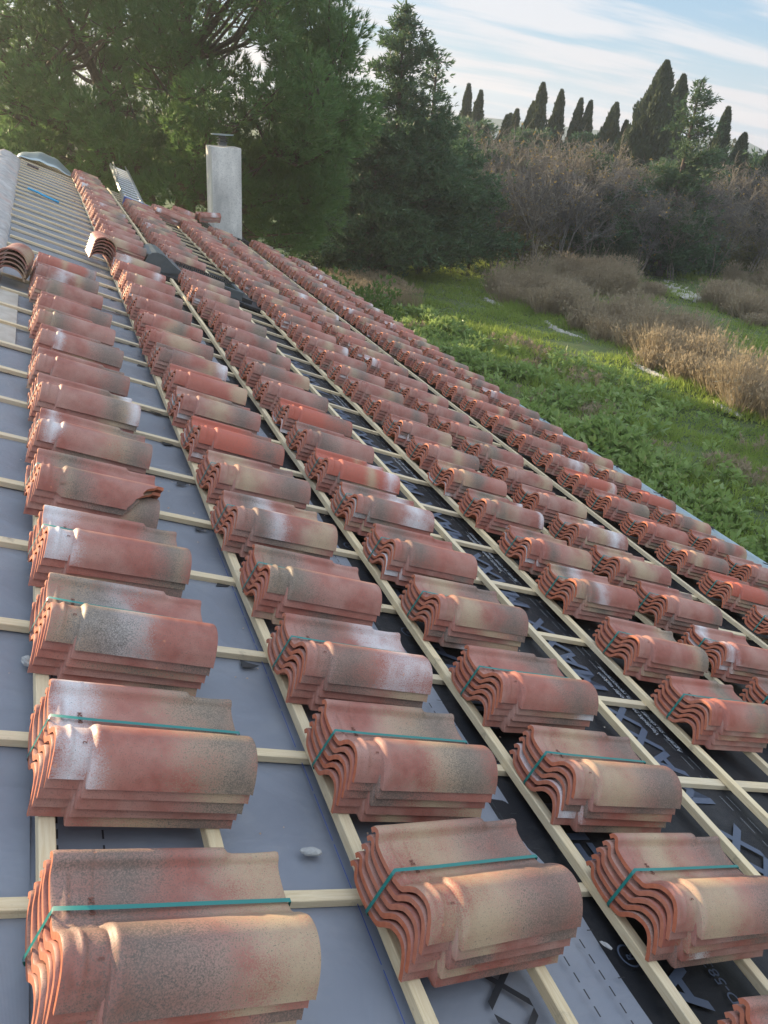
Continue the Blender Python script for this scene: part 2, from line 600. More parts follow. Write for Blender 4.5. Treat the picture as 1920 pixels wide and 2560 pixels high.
def text_mesh(body, size, ext=0.0006, name='text', bold=0.0):
    cu = bpy.data.curves.new(name, 'FONT')
    cu.body = body
    cu.size = size
    cu.extrude = ext
    cu.offset = bold
    cu.align_x = 'LEFT'
    o = bpy.data.objects.new(name, cu)
    C.objects.link(o)
    bpy.context.view_layer.update()
    dg = bpy.context.evaluated_depsgraph_get()
    me = bpy.data.meshes.new_from_object(o.evaluated_get(dg))
    bpy.data.objects.remove(o)
    bpy.data.curves.remove(cu)
    return me


DSP = 0.0262     # rise per tile in a stack


def strap_mesh(n, hw=0.0046):
    """a plastic band run round the pan side of a stack, over the top, down the head ends and under"""
    v0 = 0.168
    top = (n - 1) * DSP + 0.0225
    pts = [(TL + 0.002, top + 0.0), (0.30, top + 0.0015), (0.10, top + 0.0025), (-0.001, top + 0.0055)]
    for k in range(n - 1, -1, -1):
        pts.append((-0.0045 - (n - 1 - k) * 0.0042, k * DSP + 0.0105))
    lo = 0.001
    pts += [(0.0 - (n - 1) * 0.0042, lo), (0.2, lo), (TL - (n - 1) * 0.0042, lo)]
    for k in range(0, n):
        pts.append((TL + 0.0035 - (n - 1 - k) * 0.0042, k * DSP + 0.012))
    pts.append(pts[0])
    v = []; f = []
    for (u, z) in pts:
        v += [(u, v0 - hw, z), (u, v0 + hw, z)]
    for i in range(len(pts) - 1):
        f.append((2 * i, 2 * i + 1, 2 * i + 3, 2 * i + 2))
    me = mesh('strap', v, np.array(f))
    me.materials.append(M_STRAP)
    return me


STRAP = {n: strap_mesh(n) for n in (5, 6)}
STAMP = text_mesh('04  24', 0.0145, 0.0004, 'stamp', 0.0002)
DIG = {d: text_mesh(d, 0.013, 0.0004, 'digit', 0.0002) for d in '23'}
M_STAMP = simple('stamped_clay', (0.17, 0.065, 0.045), 0.8)
for q in [STAMP] + list(DIG.values()): q.materials.append(M_STAMP)

ORD = ['nearest the camera', 'second', 'third', 'fourth', 'fifth', 'sixth', 'seventh', 'eighth', 'ninth', 'tenth', 'eleventh', 'twelfth', 'thirteenth',
       'fourteenth', 'fifteenth', 'sixteenth', 'seventeenth', 'eighteenth', 'nineteenth', 'twentieth', 'twenty-first', 'twenty-second',
       'twenty-third', 'twenty-fourth', 'twenty-fifth', 'twenty-sixth', 'twenty-seventh', 'twenty-eighth', 'twenty-ninth', 'thirtieth',
       'thirty-first', 'thirty-second', 'thirty-third', 'thirty-fourth', 'thirty-fifth', 'thirty-sixth', 'thirty-seventh', 'thirty-eighth']
ROWN = ['row nearest the ridge', 'second row from the ridge', 'third row from the ridge', 'fourth row from the ridge',
        'third row from the gutter', 'second row from the gutter', 'row along the gutter']


def pattern(top=None):
    """white_at, white_wide, sand_at, sand_wide, dark_at, dark_wide, redness (u from head 0 to tail 0.44)"""
    if top: return top
    r = random.random
    p = [0.2, 0.0, 0.2, 0.0, 0.2, 0.0, 0.0]
    k = r()
    if k < 0.18: p[0], p[1] = random.choice([0.03, 0.42, random.uniform(.1, .4)]), random.uniform(.05, .11)
    if r() < 0.62: p[2], p[3] = random.uniform(.1, .45), random.uniform(.06, .16)
    if r() < 0.75: p[4], p[5] = random.choice([random.uniform(.3, .45), random.uniform(.05, .3)]), random.uniform(.07, .15)
    p[6] = random.choice([0, 0, 0, 0.15, 0.3, 0.05])
    return p


def describe(p):
    def where(x): return 'head' if x < 0.15 else ('middle' if x < 0.29 else 'tail')
    if p[6] > 0.7: return 'bright red top tile'
    if p[1] > 0.06: return 'white %s' % where(p[0])
    if p[5] > 0.09: return 'dark %s' % where(p[4])
    if p[3] > 0.09: return 'sandy %s' % where(p[2])
    return 'pinkish top tile'


GRP = 'strapped stacks of roof tiles laid out on the battens'
KEYS = ['white_at', 'white_wide', 'sand_at', 'sand_wide', 'dark_at', 'dark_wide', 'redness']


def bundle(s, t, col, idx, top=None, rotd=0.0, n=5, broken=False, label=None, near=False, M=None, group=GRP, n0=0.0275):
    M = M or (MROOF @ Matrix.Translation((s, t, n0)) @ Matrix.Rotation(R(rotd), 4, 'Z'))
    root = empty('tile_stack', M)
    p = pattern(top)
    if label is None:
        o = ORD[idx] if idx else 'nearest'
        label = 'clay tile stack, %s, %s%s in the %s' % (describe(p), o, ' up' if idx else '', ROWN[col])
    tag(root, label, 'tile stack', group)
    for k in range(n):
        d = n - 1 - k
        me = TILE
        if broken and k >= n - 2: me = TILE_BROKEN[n - 1 - k]
        o = bpy.data.objects.new('tile', me)
        C.objects.link(o)
        o.parent = root
        o.location = (-0.0042 * d + random.uniform(-.0015, .0015), random.uniform(-.002, .002) + 0.0006 * d, k * DSP)
        o.rotation_euler = (0, 0, R(random.uniform(-.7, .7)))
        q = p if k == n - 1 else pattern()
        for kk, vv in zip(KEYS, q): o[kk] = float(vv)
        if broken and k >= n - 2: o['label'] = 'tile with its lower corner broken off'
    st = bpy.data.objects.new('strap', STRAP[n]); C.objects.link(st); st.parent = root
    if near:
        topo = o
        tm = bpy.data.objects.new('date_stamp', STAMP); C.objects.link(tm); tm.parent = topo
        # reads across the pan, letter tops towards the head
        tm.matrix_local = Matrix.Translation((0.072, 0.160, 0.0188)) @ Matrix.Rotation(R(90), 4, 'Z')
        dm = bpy.data.objects.new('stamped_digit', DIG[random.choice('23')]); C.objects.link(dm); dm.parent = topo
        dm.matrix_local = Matrix.Translation((0.062, 0.036, 0.0675)) @ Matrix.Rotation(R(18), 4, 'X') @ Matrix.Rotation(R(90), 4, 'Z')
    return root


HEAD = [-0.022, 0.705, 1.44, 2.54, 3.28, 4.43, 5.26]
T0 = [-0.34, .16, .65, 1.08, 1.56, 2.02, 2.50, 2.95, 3.46, 3.90, 4.34, 4.83, 5.34, 5.79]
T1 = [-0.80, -0.27, .19, .63, 1.10, 1.57, 2.02, 2.49, 2.97, 3.44, 3.89, 4.33, 4.83, 5.33, 5.86, 6.38, 6.86, 7.33]
T2 = [-0.76, -0.28, .17, .61, 1.12, 1.59, 2.06, 2.52, 2.96, 3.41, 3.87, 4.34, 4.84, 5.38, 5.91, 6.42, 6.93, 7.41, 7.92]
T3 = [.62, 1.09, 1.60, 2.05, 2.55, 3.02, 3.48, 3.95, 4.42, 4.90]
T4 = [.74, 1.20, 1.66, 2.10, 2.56, 3.03, 3.50, 3.97, 4.45, 4.92]
T5 = [1.72, 2.17, 2.63, 3.09, 3.55, 4.00, 4.49, 4.97]
T6 = [2.70, 3.15, 3.61, 4.07, 4.58, 5.08, 5.57, 6.03, 6.55]


def extend(L, to, step=0.485):
    L = list(L)
    while L[-1] + step < to:
        L.append(L[-1] + step + random.uniform(-.03, .03))
    return L


T1b = extend([8.36], 16.8, 0.487)
T2b = extend([9.02], 14.4, 0.487)
COLS = [T0, T1 + T1b, T2 + T2b, extend(T3, 16.2), extend(T4, 15.9), extend(T5, 16.9), extend(T6, 16.4)]
N_ = 0.0
TOPS = {
    (0, 0): (0.05, N_, .40, .13, .12, .17, .0), (0, 1): (.04, .07, .38, .15, .40, .13, .1), (0, 2): (.18, .12, .10, .14, .14, .13, .05),
    (0, 3): (.03, .08, .40, .05, .38, .09, .1), (0, 4): (0, N_, .1, .05, .12, .09, .12), (0, 5): (.05, .05, .33, .10, .38, .10, .1),
    (0, 6): (.42, .06, .36, .08, .33, .06, .05), (0, 7): (.05, N_, .2, N_, .38, .10, .05), (0, 8): (.1, .04, .2, N_, .38, .12, .05),
    (0, 9): (.3, N_, .08, .08, .12, .08, .1), (0, 10): (0, N_, .2, N_, .36, .1, .1), (0, 11): (0, N_, .12, .06, .12, .07, 0),
    (0, 12): (.18, .10, .3, .06, .37, .08, 0), (0, 13): (.4, .05, .2, .04, .4, .05, .5),
    (1, 1): (.15, N_, .12, .17, .36, .13, .05), (1, 2): (0, N_, .30, .16, .36, .12, .0), (1, 3): (.34, .15, .05, N_, .14, .10, .1),
    (1, 4): (0, N_, .05, .10, .08, .12, .08), (1, 5): (.16, .10, .38, .12, .10, .08, 0), (1, 6): (0, N_, .12, .10, .36, .11, .1),
    (1, 7): (0, N_, 0, N_, .37, .12, .95), (1, 8): (.2, N_, .2, .1, .34, .08, 0), (1, 9): (0, N_, .40, .08, .2, N_, .55),
    (2, 1): (.43, N_, .15, .12, .40, .10, .05), (2, 2): (0, N_, .16, .14, .38, .13, .05), (2, 3): (0, N_, .2, N_, .35, .12, .2),
    (2, 4): (0, N_, .14, .11, .36, .13, .0), (2, 5): (0, N_, 0, N_, .12, .10, .25), (2, 6): (.34, .13, .1, N_, .12, .08, .05),
    (2, 7): (.38, .08, .26, .05, .2, N_, .9), (2, 8): (.4, N_, .2, N_, .1, .1, .0), (2, 9): (0, N_, 0, N_, .37, .13, .95),
    (3, 1): (0, N_, .40, .12, .42, .06, .1), (3, 2): (.15, .10, .05, .06, .1, .07, .15), (3, 3): (0, N_, .38, .10, .14, .05, .1),
    (3, 4): (.42, .05, .14, .10, .12, .08, .0), (4, 1): (.05, .06, .2, N_, .2, N_, .15), (4, 2): (0, N_, .2, N_, .4, .07, .15),
    (5, 1): (0, N_, .2, N_, .38, .09, .9), (5, 5): (.4, .09, .38, .08, .2, N_, .85), (6, 3): (0, N_, 0, N_, .42, .07, .8),
    (4, 4): (.32, .12, .2, .1, .1, N_, 0), (5, 6): (.3, .12, .4, .06, .1, N_, 0),
}
ROTS = {(1, 1): 5.5, (2, 1): 1.5, (0, 0): 0.8, (0, 1): -0.5, (1, 2): 0.6, (2, 2): -0.4}
for c, L in enumerate(COLS):
    for i, t in enumerate(L):
        near = (c, i) in ((0, 0), (0, 1), (0, 2), (0, 3), (1, 1), (1, 2), (1, 3), (2, 1), (2, 2), (2, 3), (3, 0), (3, 1), (2, 0))
        rd = ROTS.get((c, i), random.uniform(-2.2, 2.2))
        ds = random.uniform(-.02, .02) if i > 3 else 0
        hd = HEAD[c] + ds + (0.05 if c == 2 and t > 5.5 else 0)
        bundle(hd, t + 0.027, c, i, TOPS.get((c, i)), rd, 5, (c, i) == (0, 4), near=near)
        if (c, i) == (0, 0):
            pass

# stacks set down out of line near the far gable
bundle(2.62, 16.45, 3, 0, (.3, .08, .4, .05, .1, N_, .2), -4, 6, label='tall reddish tile stack at the far end of the fourth row left of the chimney', n0=0.06)
bundle(2.05, 14.75, 2, 0, (.05, .07, .2, N_, .3, N_, .1), 0, 5, label='tile stack set crooked beside the ladder foot, white patch on its top', n0=0.05)
bundle(2.12, 15.6, 2, 0, None, 0, 5, label='pinkish tile stack behind the ladder foot at the far edge of the roof')
Mt = MROOF @ Matrix.Translation((3.18, 16.3, 0.16)) @ Matrix.Rotation(R(14), 4, 'Z') @ Matrix.Rotation(R(-17), 4, 'Y')
bundle(0, 0, 3, 0, (.3, .1, .2, N_, .3, N_, .1), 0, 5, label='tilted tile stack leaning against the foot of the chimney', M=Mt)

# ------------------------------------------------------------------ house: roof frame, membranes, gutter, walls
house = empty('house', Matrix.Translation((0, 8, 0)))
tag(house, 'low house whose bare pitched roof carries battens, grey membrane and a grey gutter', 'house')
HI = house.matrix_world.inverted()


def hpart(name, me, mats, parent=None, M=None):
    """part of the house built in roof coordinates (or M)"""
    p = parent or house
    o = bpy.data.objects.new(name, me)
    C.objects.link(o)
    for m in (mats if isinstance(mats, (list, tuple)) else [mats]): me.materials.append(m)
    MW = M if M is not None else MROOF
    o.parent = p
    PW = p['_w'] if '_w' in p else None
    o.matrix_parent_inverse = Matrix.Identity(4)
    base = MWORLD[p.name]
    o.matrix_local = base.inverted() @ MW
    MWORLD[o.name] = MW
    return o


MWORLD = {house.name: Matrix.Translation((0, 8, 0))}
ROOF_T0, ROOF_T1 = -3.2, 17.6
SR = -0.52   # ridge line in s

# battens
BAT = [0.0, .36, .72, 1.08, 1.44, 1.80, 2.175, 2.545, 2.91, 3.29, 3.66, 4.01, 4.36, 4.80, 5.22, 5.60, 5.96]
for j, s in enumerate(BAT):
    cuts = [(ROOF_T0, ROOF_T1)]
    if j in (0, 1): cuts = [(ROOF_T0, 6.25)]
    if j in (3, 4, 5): cuts = [(ROOF_T0, 8.3), (9.3, ROOF_T1)]
    if j == 2: cuts = [(ROOF_T0, ROOF_T1 - .3)]
    if j > 8: cuts = [(ROOF_T0, ROOF_T1)]
    b = MB()
    for a, e in cuts:
        b.box(s - 0.017, s + 0.017, a, e, 0.0, 0.027, jit=0.0045, nx=1, ny=int((e - a) / 0.6) + 2, bev=0.002)
    hpart('roof_batten', b.me('roof_batten'), M_BAT)
# counter battens
k = -6
while k * 0.475 < ROOF_T1:
    t = k * 0.475 + random.uniform(-.012, .012)
    t = t if k not in (1,) else t + 0.0
    b = MB()
    s0 = -0.24 + random.uniform(-.015, .015)
    s1 = 6.12
    ang = random.uniform(-.006, .006)
    zc = [s0, 1.9 + random.uniform(-.8, .8), 4.2 + random.uniform(-.8, .8), s1]
    for a, e in zip(zc[:-1], zc[1:]):
        b.box(a, e - 0.004, t - 0.0175 + random.uniform(-.004, .004), t + 0.0175, -0.022, -0.001, jit=0.002, nx=6, ny=1, bev=0.0015)
    hpart('counter_batten', b.me('counter_batten'), M_CNT)
    k += 1


def sheet(s0, s1, t0, t1, n, ds=0.06, dt=0.06, amp=0.004, thick=0.0006, sag=0.004, edge_amp=0.0):
    ns = max(2, int((s1 - s0) / ds)); nt_ = max(2, int((t1 - t0) / dt))
    S = np.linspace(s0, s1, ns + 1); T = np.linspace(t0, t1, nt_ + 1)
    G = np.zeros((ns + 1, nt_ + 1))
    ph = rng.uniform(0, 6.28, (14, 2)); kk = rng.normal(size=(14, 2)) * 6
    for i in range(14):
        G += np.sin(S[:, None] * kk[i, 0] + T[None] * kk[i, 1] + ph[i, 0]) * amp / 4
    G -= sag * np.abs(np.sin(T / 0.475 * PI))[None]
    G += n
    Sg = np.repeat(S[:, None], nt_ + 1, 1).copy()
    if edge_amp:
        Sg[-1] += np.sin(T * 3.1) * edge_amp + np.sin(T * 7.7 + 1) * edge_amp * .5
    v = np.stack([Sg, np.repeat(T[None], ns + 1, 0), G], -1).reshape(-1, 3)
    idx = np.arange((ns + 1) * (nt_ + 1)).reshape(ns + 1, nt_ + 1)
    f = np.stack([idx[:-1, :-1], idx[1:, :-1], idx[1:, 1:], idx[:-1, 1:]], -1).reshape(-1, 4)
    return mesh('sheet', v, f, True)


und_g = hpart('underlay_membrane', sheet(-0.25, 1.375, ROOF_T0, ROOF_T1, -0.026, amp=0.006, sag=0.006, edge_amp=0.004), M_GREY)
und_b = hpart('underlay_membrane', sheet(1.30, 2.78, ROOF_T0, ROOF_T1, -0.0285, edge_amp=0.004), M_BLACK)
und_l = hpart('membrane_lap', sheet(-0.30, -0.02, ROOF_T0, 0.33, -0.0235, amp=0.006, sag=0.002), M_GREY)
und_b['label'] = 'black underlay membrane with grey lettering'
und_c = hpart('underlay_membrane', sheet(2.70, 6.15, ROOF_T0, ROOF_T1, -0.033, ds=0.1, dt=0.08), M_BLACK)
und_c['label'] = 'black underlay membrane of the lower roof'
deck = MB().box(SR, 6.15, ROOF_T0, ROOF_T1, -0.10, -0.045)
hpart('roof_deck', deck.me('roof_deck'), M_CNT)
# dusty boards showing beyond the membrane beside the ridge tiles
b = MB().box(-0.24, -0.115, 3.86, 5.25, -0.0195, -0.0165)
hpart('bare_board', b.me('bare_board'), simple('grey_board', (0.36, 0.32, 0.26), 0.85, (0.46, 0.42, 0.36), 9, 0.2, 40))

# printing on the membranes
def flat_text(body, size, s_base, t, n, mat, parent, bold=0.0):
    me = text_mesh(body, size, 0.0002, 'printed_text', bold)
    # reads along +t with letter tops towards the ridge (-s)
    M = MROOF @ Matrix.Translation((s_base, t, n)) @ Matrix.Rotation(R(90), 4, 'Z')
    return hpart('printed_text', me, mat, parent, M)


NB = -0.0215
for i in range(9):
    t = -0.85 + 0.74 * i
    flat_text('DELTA', 0.185, 1.60, t + 0.06, NB, M_PRINTG, und_b, 0.004)
    # registered mark: ring and R
    flat_text('R', 0.035, 1.452, t - 0.028 + 0.67, NB, M_PRINTG, und_b, 0.0008)
    rg = MB()
    pts = [(1.437 + 0.034 * math.cos(a), t + 0.655 + 0.034 * math.sin(a)) for a in np.linspace(0, 2 * PI, 25)]
    vv = []; ff = []
    for q in range(25):
        a = 2 * PI * q / 24
        for rr in (0.033, 0.028): vv.append((1.438 + rr * math.cos(a), t + 0.655 + rr * math.sin(a), NB))
    ff = [(2 * q, 2 * q + 1, 2 * q + 3, 2 * q + 2) for q in range(24)]
    hpart('registered_mark', mesh('registered_mark', vv, ff), M_PRINTG, und_b)
for i in range(11):
    t = -1.02 + 0.68 * i
    flat_text('MAXX', 0.205, 2.395, t + 0.02, NB, M_PRINTG, und_b, 0.005)
for i in range(5):
    t = -0.95 + i * 1.36
    flat_text('Verdeckt nageln oder tackern', 0.036, 2.462, t + .35, NB, M_PRINTW, und_b)
    flat_text('Agrafer ou clouer dans la recouvrement', 0.036, 2.505, t + .25, NB, M_PRINTW, und_b)
flat_text('GmbH  D-58313', 0.05, 1.72, -0.52, NB, M_PRINTG, und_b)
flat_text('GmbH  D-58313', 0.05, 1.72, 0.22, NB, M_PRINTG, und_b)
flat_text('MAXX', 0.17, 1.04, -0.665, -0.0165, M_PRINTB, und_g, 0.0)


def dashes(parent, s, t0, t1, L, gap, wd, mat, n, across=False):
    v = []; f = []
    t = t0
    while t < t1:
        b = len(v)
        if across:
            v += [(s, t, n), (s + L, t, n), (s + L, t + wd, n), (s, t + wd, n)]
        else:
            v += [(s - wd / 2, t, n), (s + wd / 2, t, n), (s + wd / 2, t + L, n), (s - wd / 2, t + L, n)]
        f.append((b, b + 1, b + 2, b + 3))
        t += L + gap if not across else gap
    hpart('printed_dashes', mesh('printed_dashes', v, f), mat, parent)


NG = -0.0165
dashes(und_g, 1.300, -1.2, 4, .026, .017, .0045, M_PRINTB, NG)
dashes(und_g, 1.215, -1.2, 4, .026, .017, .0045, M_PRINTB, NG)
dashes(und_g, 0.032, -1.2, 5, .026, .017, .0045, M_PRINTB, NG)
dashes(und_g, 0.128, -1.2, 5, .026, .017, .0045, M_PRINTB, NG)
dashes(und_g, 1.345, -1.2, 4, .024, .135, .003, M_PRINTB, NG, True)
M_BLUELINE = simple('blue_chalk', (0.03, 0.07, 0.30), 0.8)
dashes(und_g, 0.694, -1.2, 1.6, .16, .012, .0022, M_BLUELINE, NG)
dashes(und_b, 2.470, -1.2, 7, .075, .035, .0015, M_PRINTW, NB)
dashes(und_b, 2.512, -1.2, 7, .075, .035, .0015, M_PRINTW, NB)

# ridge: rough mortar strip with an undulating edge, and the slope beyond
ns, nt_ = 10, 240
S = np.linspace(-0.62, -0.235, ns + 1); T = np.linspace(ROOF_T0, 16.4, nt_ + 1)
G = 0.012 + 0.05 * sstep(-S, .27, .45)[:, None] * np.ones(nt_ + 1)[None] + 0.012 * np.sin(T * 9)[None] * np.linspace(1, 0, ns + 1)[:, None] + rng.normal(size=(ns + 1, nt_ + 1)) * .004
G[0] -= 0.16; G[-1] = -0.03
Sg = np.repeat(S[:, None], nt_ + 1, 1); Sg = Sg + (0.025 * np.sin(T * 5.1) + .02 * np.sin(T * 11.3))[None] * np.linspace(1, 0, ns + 1)[:, None]
v = np.stack([Sg, np.repeat(T[None], ns + 1, 0), G], -1).reshape(-1, 3)
idx = np.arange((ns + 1) * (nt_ + 1)).reshape(ns + 1, nt_ + 1)
f = np.stack([idx[:-1, :-1], idx[1:, :-1], idx[1:, 1:], idx[:-1, 1:]], -1).reshape(-1, 4)
hpart('ridge_mortar', mesh('ridge_mortar', v, f, True), M_MORTAR)
rs = rp(SR, 0, -0.06)
b = MB()
b.add([(rs.x, ROOF_T0, rs.z), (rs.x - 5.2, ROOF_T0, rs.z - 1.9), (rs.x - 5.2, ROOF_T1, rs.z - 1.9), (rs.x, ROOF_T1, rs.z),
       (rs.x, ROOF_T0, rs.z - .1), (rs.x - 5.2, ROOF_T0, rs.z - 2.0), (rs.x - 5.2, ROOF_T1, rs.z - 2.0), (rs.x, ROOF_T1, rs.z - .1)],
      [(0, 3, 2, 1), (4, 5, 6, 7), (0, 1, 5, 4), (3, 7, 6, 2), (1, 2, 6, 5), (0, 4, 7, 3)])
hpart('rear_roof_slope', b.me('rear_roof_slope'), M_GREY, M=Matrix.Identity(4))
# walls
ex = rp(6.1, 0, 0)
b = MB()
b.add([(-5.0, y, z) for y in (ROOF_T0 + .3, ROOF_T1 - .3) for z in (0, 2.75)] + [(5.55, y, z) for y in (ROOF_T0 + .3, ROOF_T1 - .3) for z in (0, 2.55)]
      + [(-0.45, y, 4.75) for y in (ROOF_T0 + .3, ROOF_T1 - .3)],
      [(0, 2, 3, 1), (4, 5, 7, 6), (0, 1, 8, 5, 4), (2, 6, 7, 9, 3)])
hpart('wall', b.me('wall'), M_PLAST, M=Matrix.Identity(4))
# fascia board and gutter along the eave (follows the slightly bowed eave line)
ep = [(-3.2, 6.72), (2.0, 6.62), (4.0, 6.55), (8.0, 6.36), (12, 6.25), (16.0, 6.20), (17.6, 6.18)]
et = np.linspace(ROOF_T0, ROOF_T1, 90); es_ = np.interp(et, [a for a, _ in ep], [b_ for _, b_ in ep])
es_ = np.convolve(np.pad(es_, 6, 'edge'), np.ones(13) / 13, 'valid')
v = []; f = []
ang = [(-0.078 - 0.0, -0.03), (-0.078, 0.012), (-0.070, 0.012)]
prof = [(-0.60, -0.012), (-0.13, -0.012)] + [(-0.13 + 0.0, -0.03)] + [(-0.065 + 0.065 * math.cos(a), -0.04 + 0.065 * math.sin(a) * 1.0) for a in np.linspace(PI, 2 * PI, 9)] + [(0.004, -0.024), (0.010, -0.018), (0.016, -0.024), (0.010, -0.031)]
K = len(prof)
for tt, ss in zip(et, es_):
    for (a, z) in prof: v.append((ss + a + (0.05 if a > -.5 else 0), tt, z + 0.05))
for i in range(len(et) - 1):
    for j in range(1, K - 1):
        f.append((i * K + j, i * K + j + 1, (i + 1) * K + j + 1, (i + 1) * K + j))
gut = hpart('gutter', mesh('gutter', v, f, True), M_ZINC)
md = gut.modifiers.new('solid', 'SOLIDIFY'); md.thickness = 0.002
v = []; f = []
for tt, ss in zip(et, es_):
    v += [(6.02, tt, 0.022), (ss - 0.085, tt, 0.030), (ss - 0.085, tt, -0.20), (6.02, tt, -0.20)]
for i in range(len(et) - 1):
    for j in range(4):
        f.append((i * 4 + j, i * 4 + (j + 1) % 4, (i + 1) * 4 + (j + 1) % 4, (i + 1) * 4 + j))
hpart('drip_sheet', mesh('drip_sheet', v, f), M_ZINC)
# gutter hooks
t = 1.2
while t < 16:
    ss = float(np.interp(t, et, es_))
    b = MB().box(ss - 0.07, ss + 0.07, t - 0.012, t + 0.012, 0.036, 0.041)
    b.box(ss + 0.054, ss + 0.074, t - 0.014, t + 0.014, 0.012, 0.042)
    hpart('gutter_hook', b.me('gutter_hook'), M_BLACKRUB)
    t += 0.78

# ------------------------------------------------------------------ chimney (part of the house) with cowl
CH = MROOF @ Vector((4.10, 17.95, 0))
b = MB()
cx0, cx1 = rp(3.78, 0, 0).x, rp(4.46, 0, 0).x
zt = 5.2
b.box(cx0, cx1, 17.66, 18.36, 1.5, zt)
ch = hpart('chimney', b.me('chimney'), M_CEM, M=Matrix.Identity(4))
b = MB()
b.box(cx0 + .004, cx1 - .004, 17.664, 18.356, zt - 0.002, zt + 0.02)
hpart('chimney_cap', b.me('chimney_cap'), M_CEM, ch, Matrix.Identity(4))
cxm, cym = (cx0 + cx1) / 2 - 0.02, 18.0
b = MB()


def disc(b, x, y, z, r, h, n=20, r2=None):
    r2 = r if r2 is None else r2
    v = []
    for zz, rr in ((z, r), (z + h, r2)):
        for q in range(n): v.append((x + rr * math.cos(2 * PI * q / n), y + rr * math.sin(2 * PI * q / n), zz))
    f = [tuple(range(n))[::-1], tuple(range(n, 2 * n))] + [(q, (q + 1) % n, n + (q + 1) % n, n + q) for q in range(n)]
    b.add(v, f)


disc(b, cxm, cym, zt + .04, .10, .07)
for q in range(3): disc(b, cxm, cym, zt + .09 + q * .05, .135, .022, 20, .10)
disc(b, cxm, cym, zt + .08, .07, .17)
hpart('chimney_cowl', b.me('chimney_cowl', False), M_DARKMETAL, ch, Matrix.Identity(4))
b = MB()
disc(b, cxm, cym, zt + .25, .25, .018)
hpart('rain_cap', b.me('rain_cap'), M_ZINC, ch, Matrix.Identity(4))
b = MB()
b.box(3.70, 4.54, 17.50, 17.655, -0.02, 0.05)
b.box(3.62, 3.79, 17.55, 18.3, -0.02, 0.06)
b.box(4.46, 4.58, 17.2, 18.3, -0.02, 0.07)
hpart('chimney_flashing', b.me('chimney_flashing'), M_BLACKRUB, ch)

# ------------------------------------------------------------------ roof window seen from behind
wroot = bpy.data.objects.new('roof_window', None); C.objects.link(wroot)
wM = MROOF @ Matrix.Translation((1.14, 8.38, 0.0)); wroot.matrix_world = wM
tag(wroot, 'dark grey metal-clad roof window standing proud of the battens', 'roof window')


def wpart(name, b, mat, smooth=False):
    me = b.me(name, smooth); me.materials.append(mat)
    o = bpy.data.objects.new(name, me); C.objects.link(o); o.parent = wroot
    return o


b = MB(); b.box(0.02, 1.17, 0.0, 0.58, -0.02, 0.105); wpart('frame', b, M_DARKMETAL)
b = MB()
hd = [(0.0, 0.0), (0.0, .12), (.015, .17), (.045, .205), (.09, .225), (.15, .225), (.21, .205), (.28, .165), (.36, .13), (.42, .112), (.42, .09), (.1, .0)]
v = [(x, y, z) for y in (-0.012, 0.592) for (x, z) in hd]
n_ = len(hd)
f = [tuple(range(n_)), tuple(range(n_, 2 * n_))[::-1]] + [(q, n_ + q, n_ + (q + 1) % n_, (q + 1) % n_) for q in range(n_)]
b.add(v, f); wpart('hood', b, M_DARKMETAL)
b = MB(); b.box(0.42, 1.17, -0.004, 0.05, 0.105, 0.128); b.box(1.13, 1.175, 0.05, 0.53, 0.105, 0.122); wpart('sash_rail', b, M_DARKMETAL)
b = MB()
for q in range(30): b.box(0.42 + q * .0255, 0.434 + q * .0255, 0.545, 0.585, 0.105, 0.134)
wpart('ribbed_seal', b, M_BLACKRUB)
b = MB(); b.box(0.42, 1.12, 0.05, 0.54, 0.105, 0.113); wpart('glass', b, simple('dark_glass', (0.03, 0.035, 0.04), 0.12))
b = MB(); b.box(1.175, 1.50, -0.14, 0.70, -0.0, 0.03); b.box(1.18, 1.30, 0.0, 0.6, 0.03, 0.075); wpart('flashing_apron', b, M_BLACKRUB)
b = MB(); b.box(-0.02, 1.17, -0.14, -0.002, -0.02, 0.035); wpart('side_flashing', b, M_BLACKRUB)

# ------------------------------------------------------------------ ridge tile stacks
def arch_tile(L=0.42, r0=0.115, r1=0.10, th=0.013):
    v = []; f = []
    n = 14
    for (y, r) in ((0, r0), (0.03, r0), (0.031, r0 - .006), (L, r1)):
        for rr in (r, r - th):
            for q in range(n + 1):
                a = PI * (0.06 + 0.88 * q / n)
                v.append((rr * math.cos(a), y, rr * 0.85 * math.sin(a)))
    m = n + 1
    for i in range(3):
        o1, o2 = i * 2 * m, (i + 1) * 2 * m
        for q in range(n):
            f.append((o1 + q, o1 + q + 1, o2 + q + 1, o2 + q))
            f.append((o1 + m + q, o2 + m + q, o2 + m + q + 1, o1 + m + q + 1))
        f.append((o1, o2, o2 + m, o1 + m)); f.append((o1 + n, o1 + m + n, o2 + m + n, o2 + n))
    for o1 in (0, 3 * 2 * m):
        for q in range(n): f.append((o1 + q, o1 + m + q, o1 + m + q + 1, o1 + q + 1))
    me = mesh('ridge_tile', v, f, False)
    me.materials.append(M_ENG)
    return me


ARCH = arch_tile()


def ridge_stack(s, t, rotz, n, label, tilt=0.0):
    M = MROOF @ Matrix.Translation((s, t, 0.03)) @ Matrix.Rotation(R(rotz), 4, 'Z') @ Matrix.Rotation(R(tilt), 4, 'X')
    root = empty('ridge_tile_stack', M)
    tag(root, label, 'tile stack', 'stacks of half-round ridge tiles')
    for k in range(n):
        o = bpy.data.objects.new('tile', ARCH); C.objects.link(o); o.parent = root
        o.location = (0, -0.012 * k, k * 0.034)
        for kk, vv in zip(KEYS, pattern((.2, .0, .1, .1, .2, 0, .1) if k == n - 1 else None)): o[kk] = float(vv)
    return root


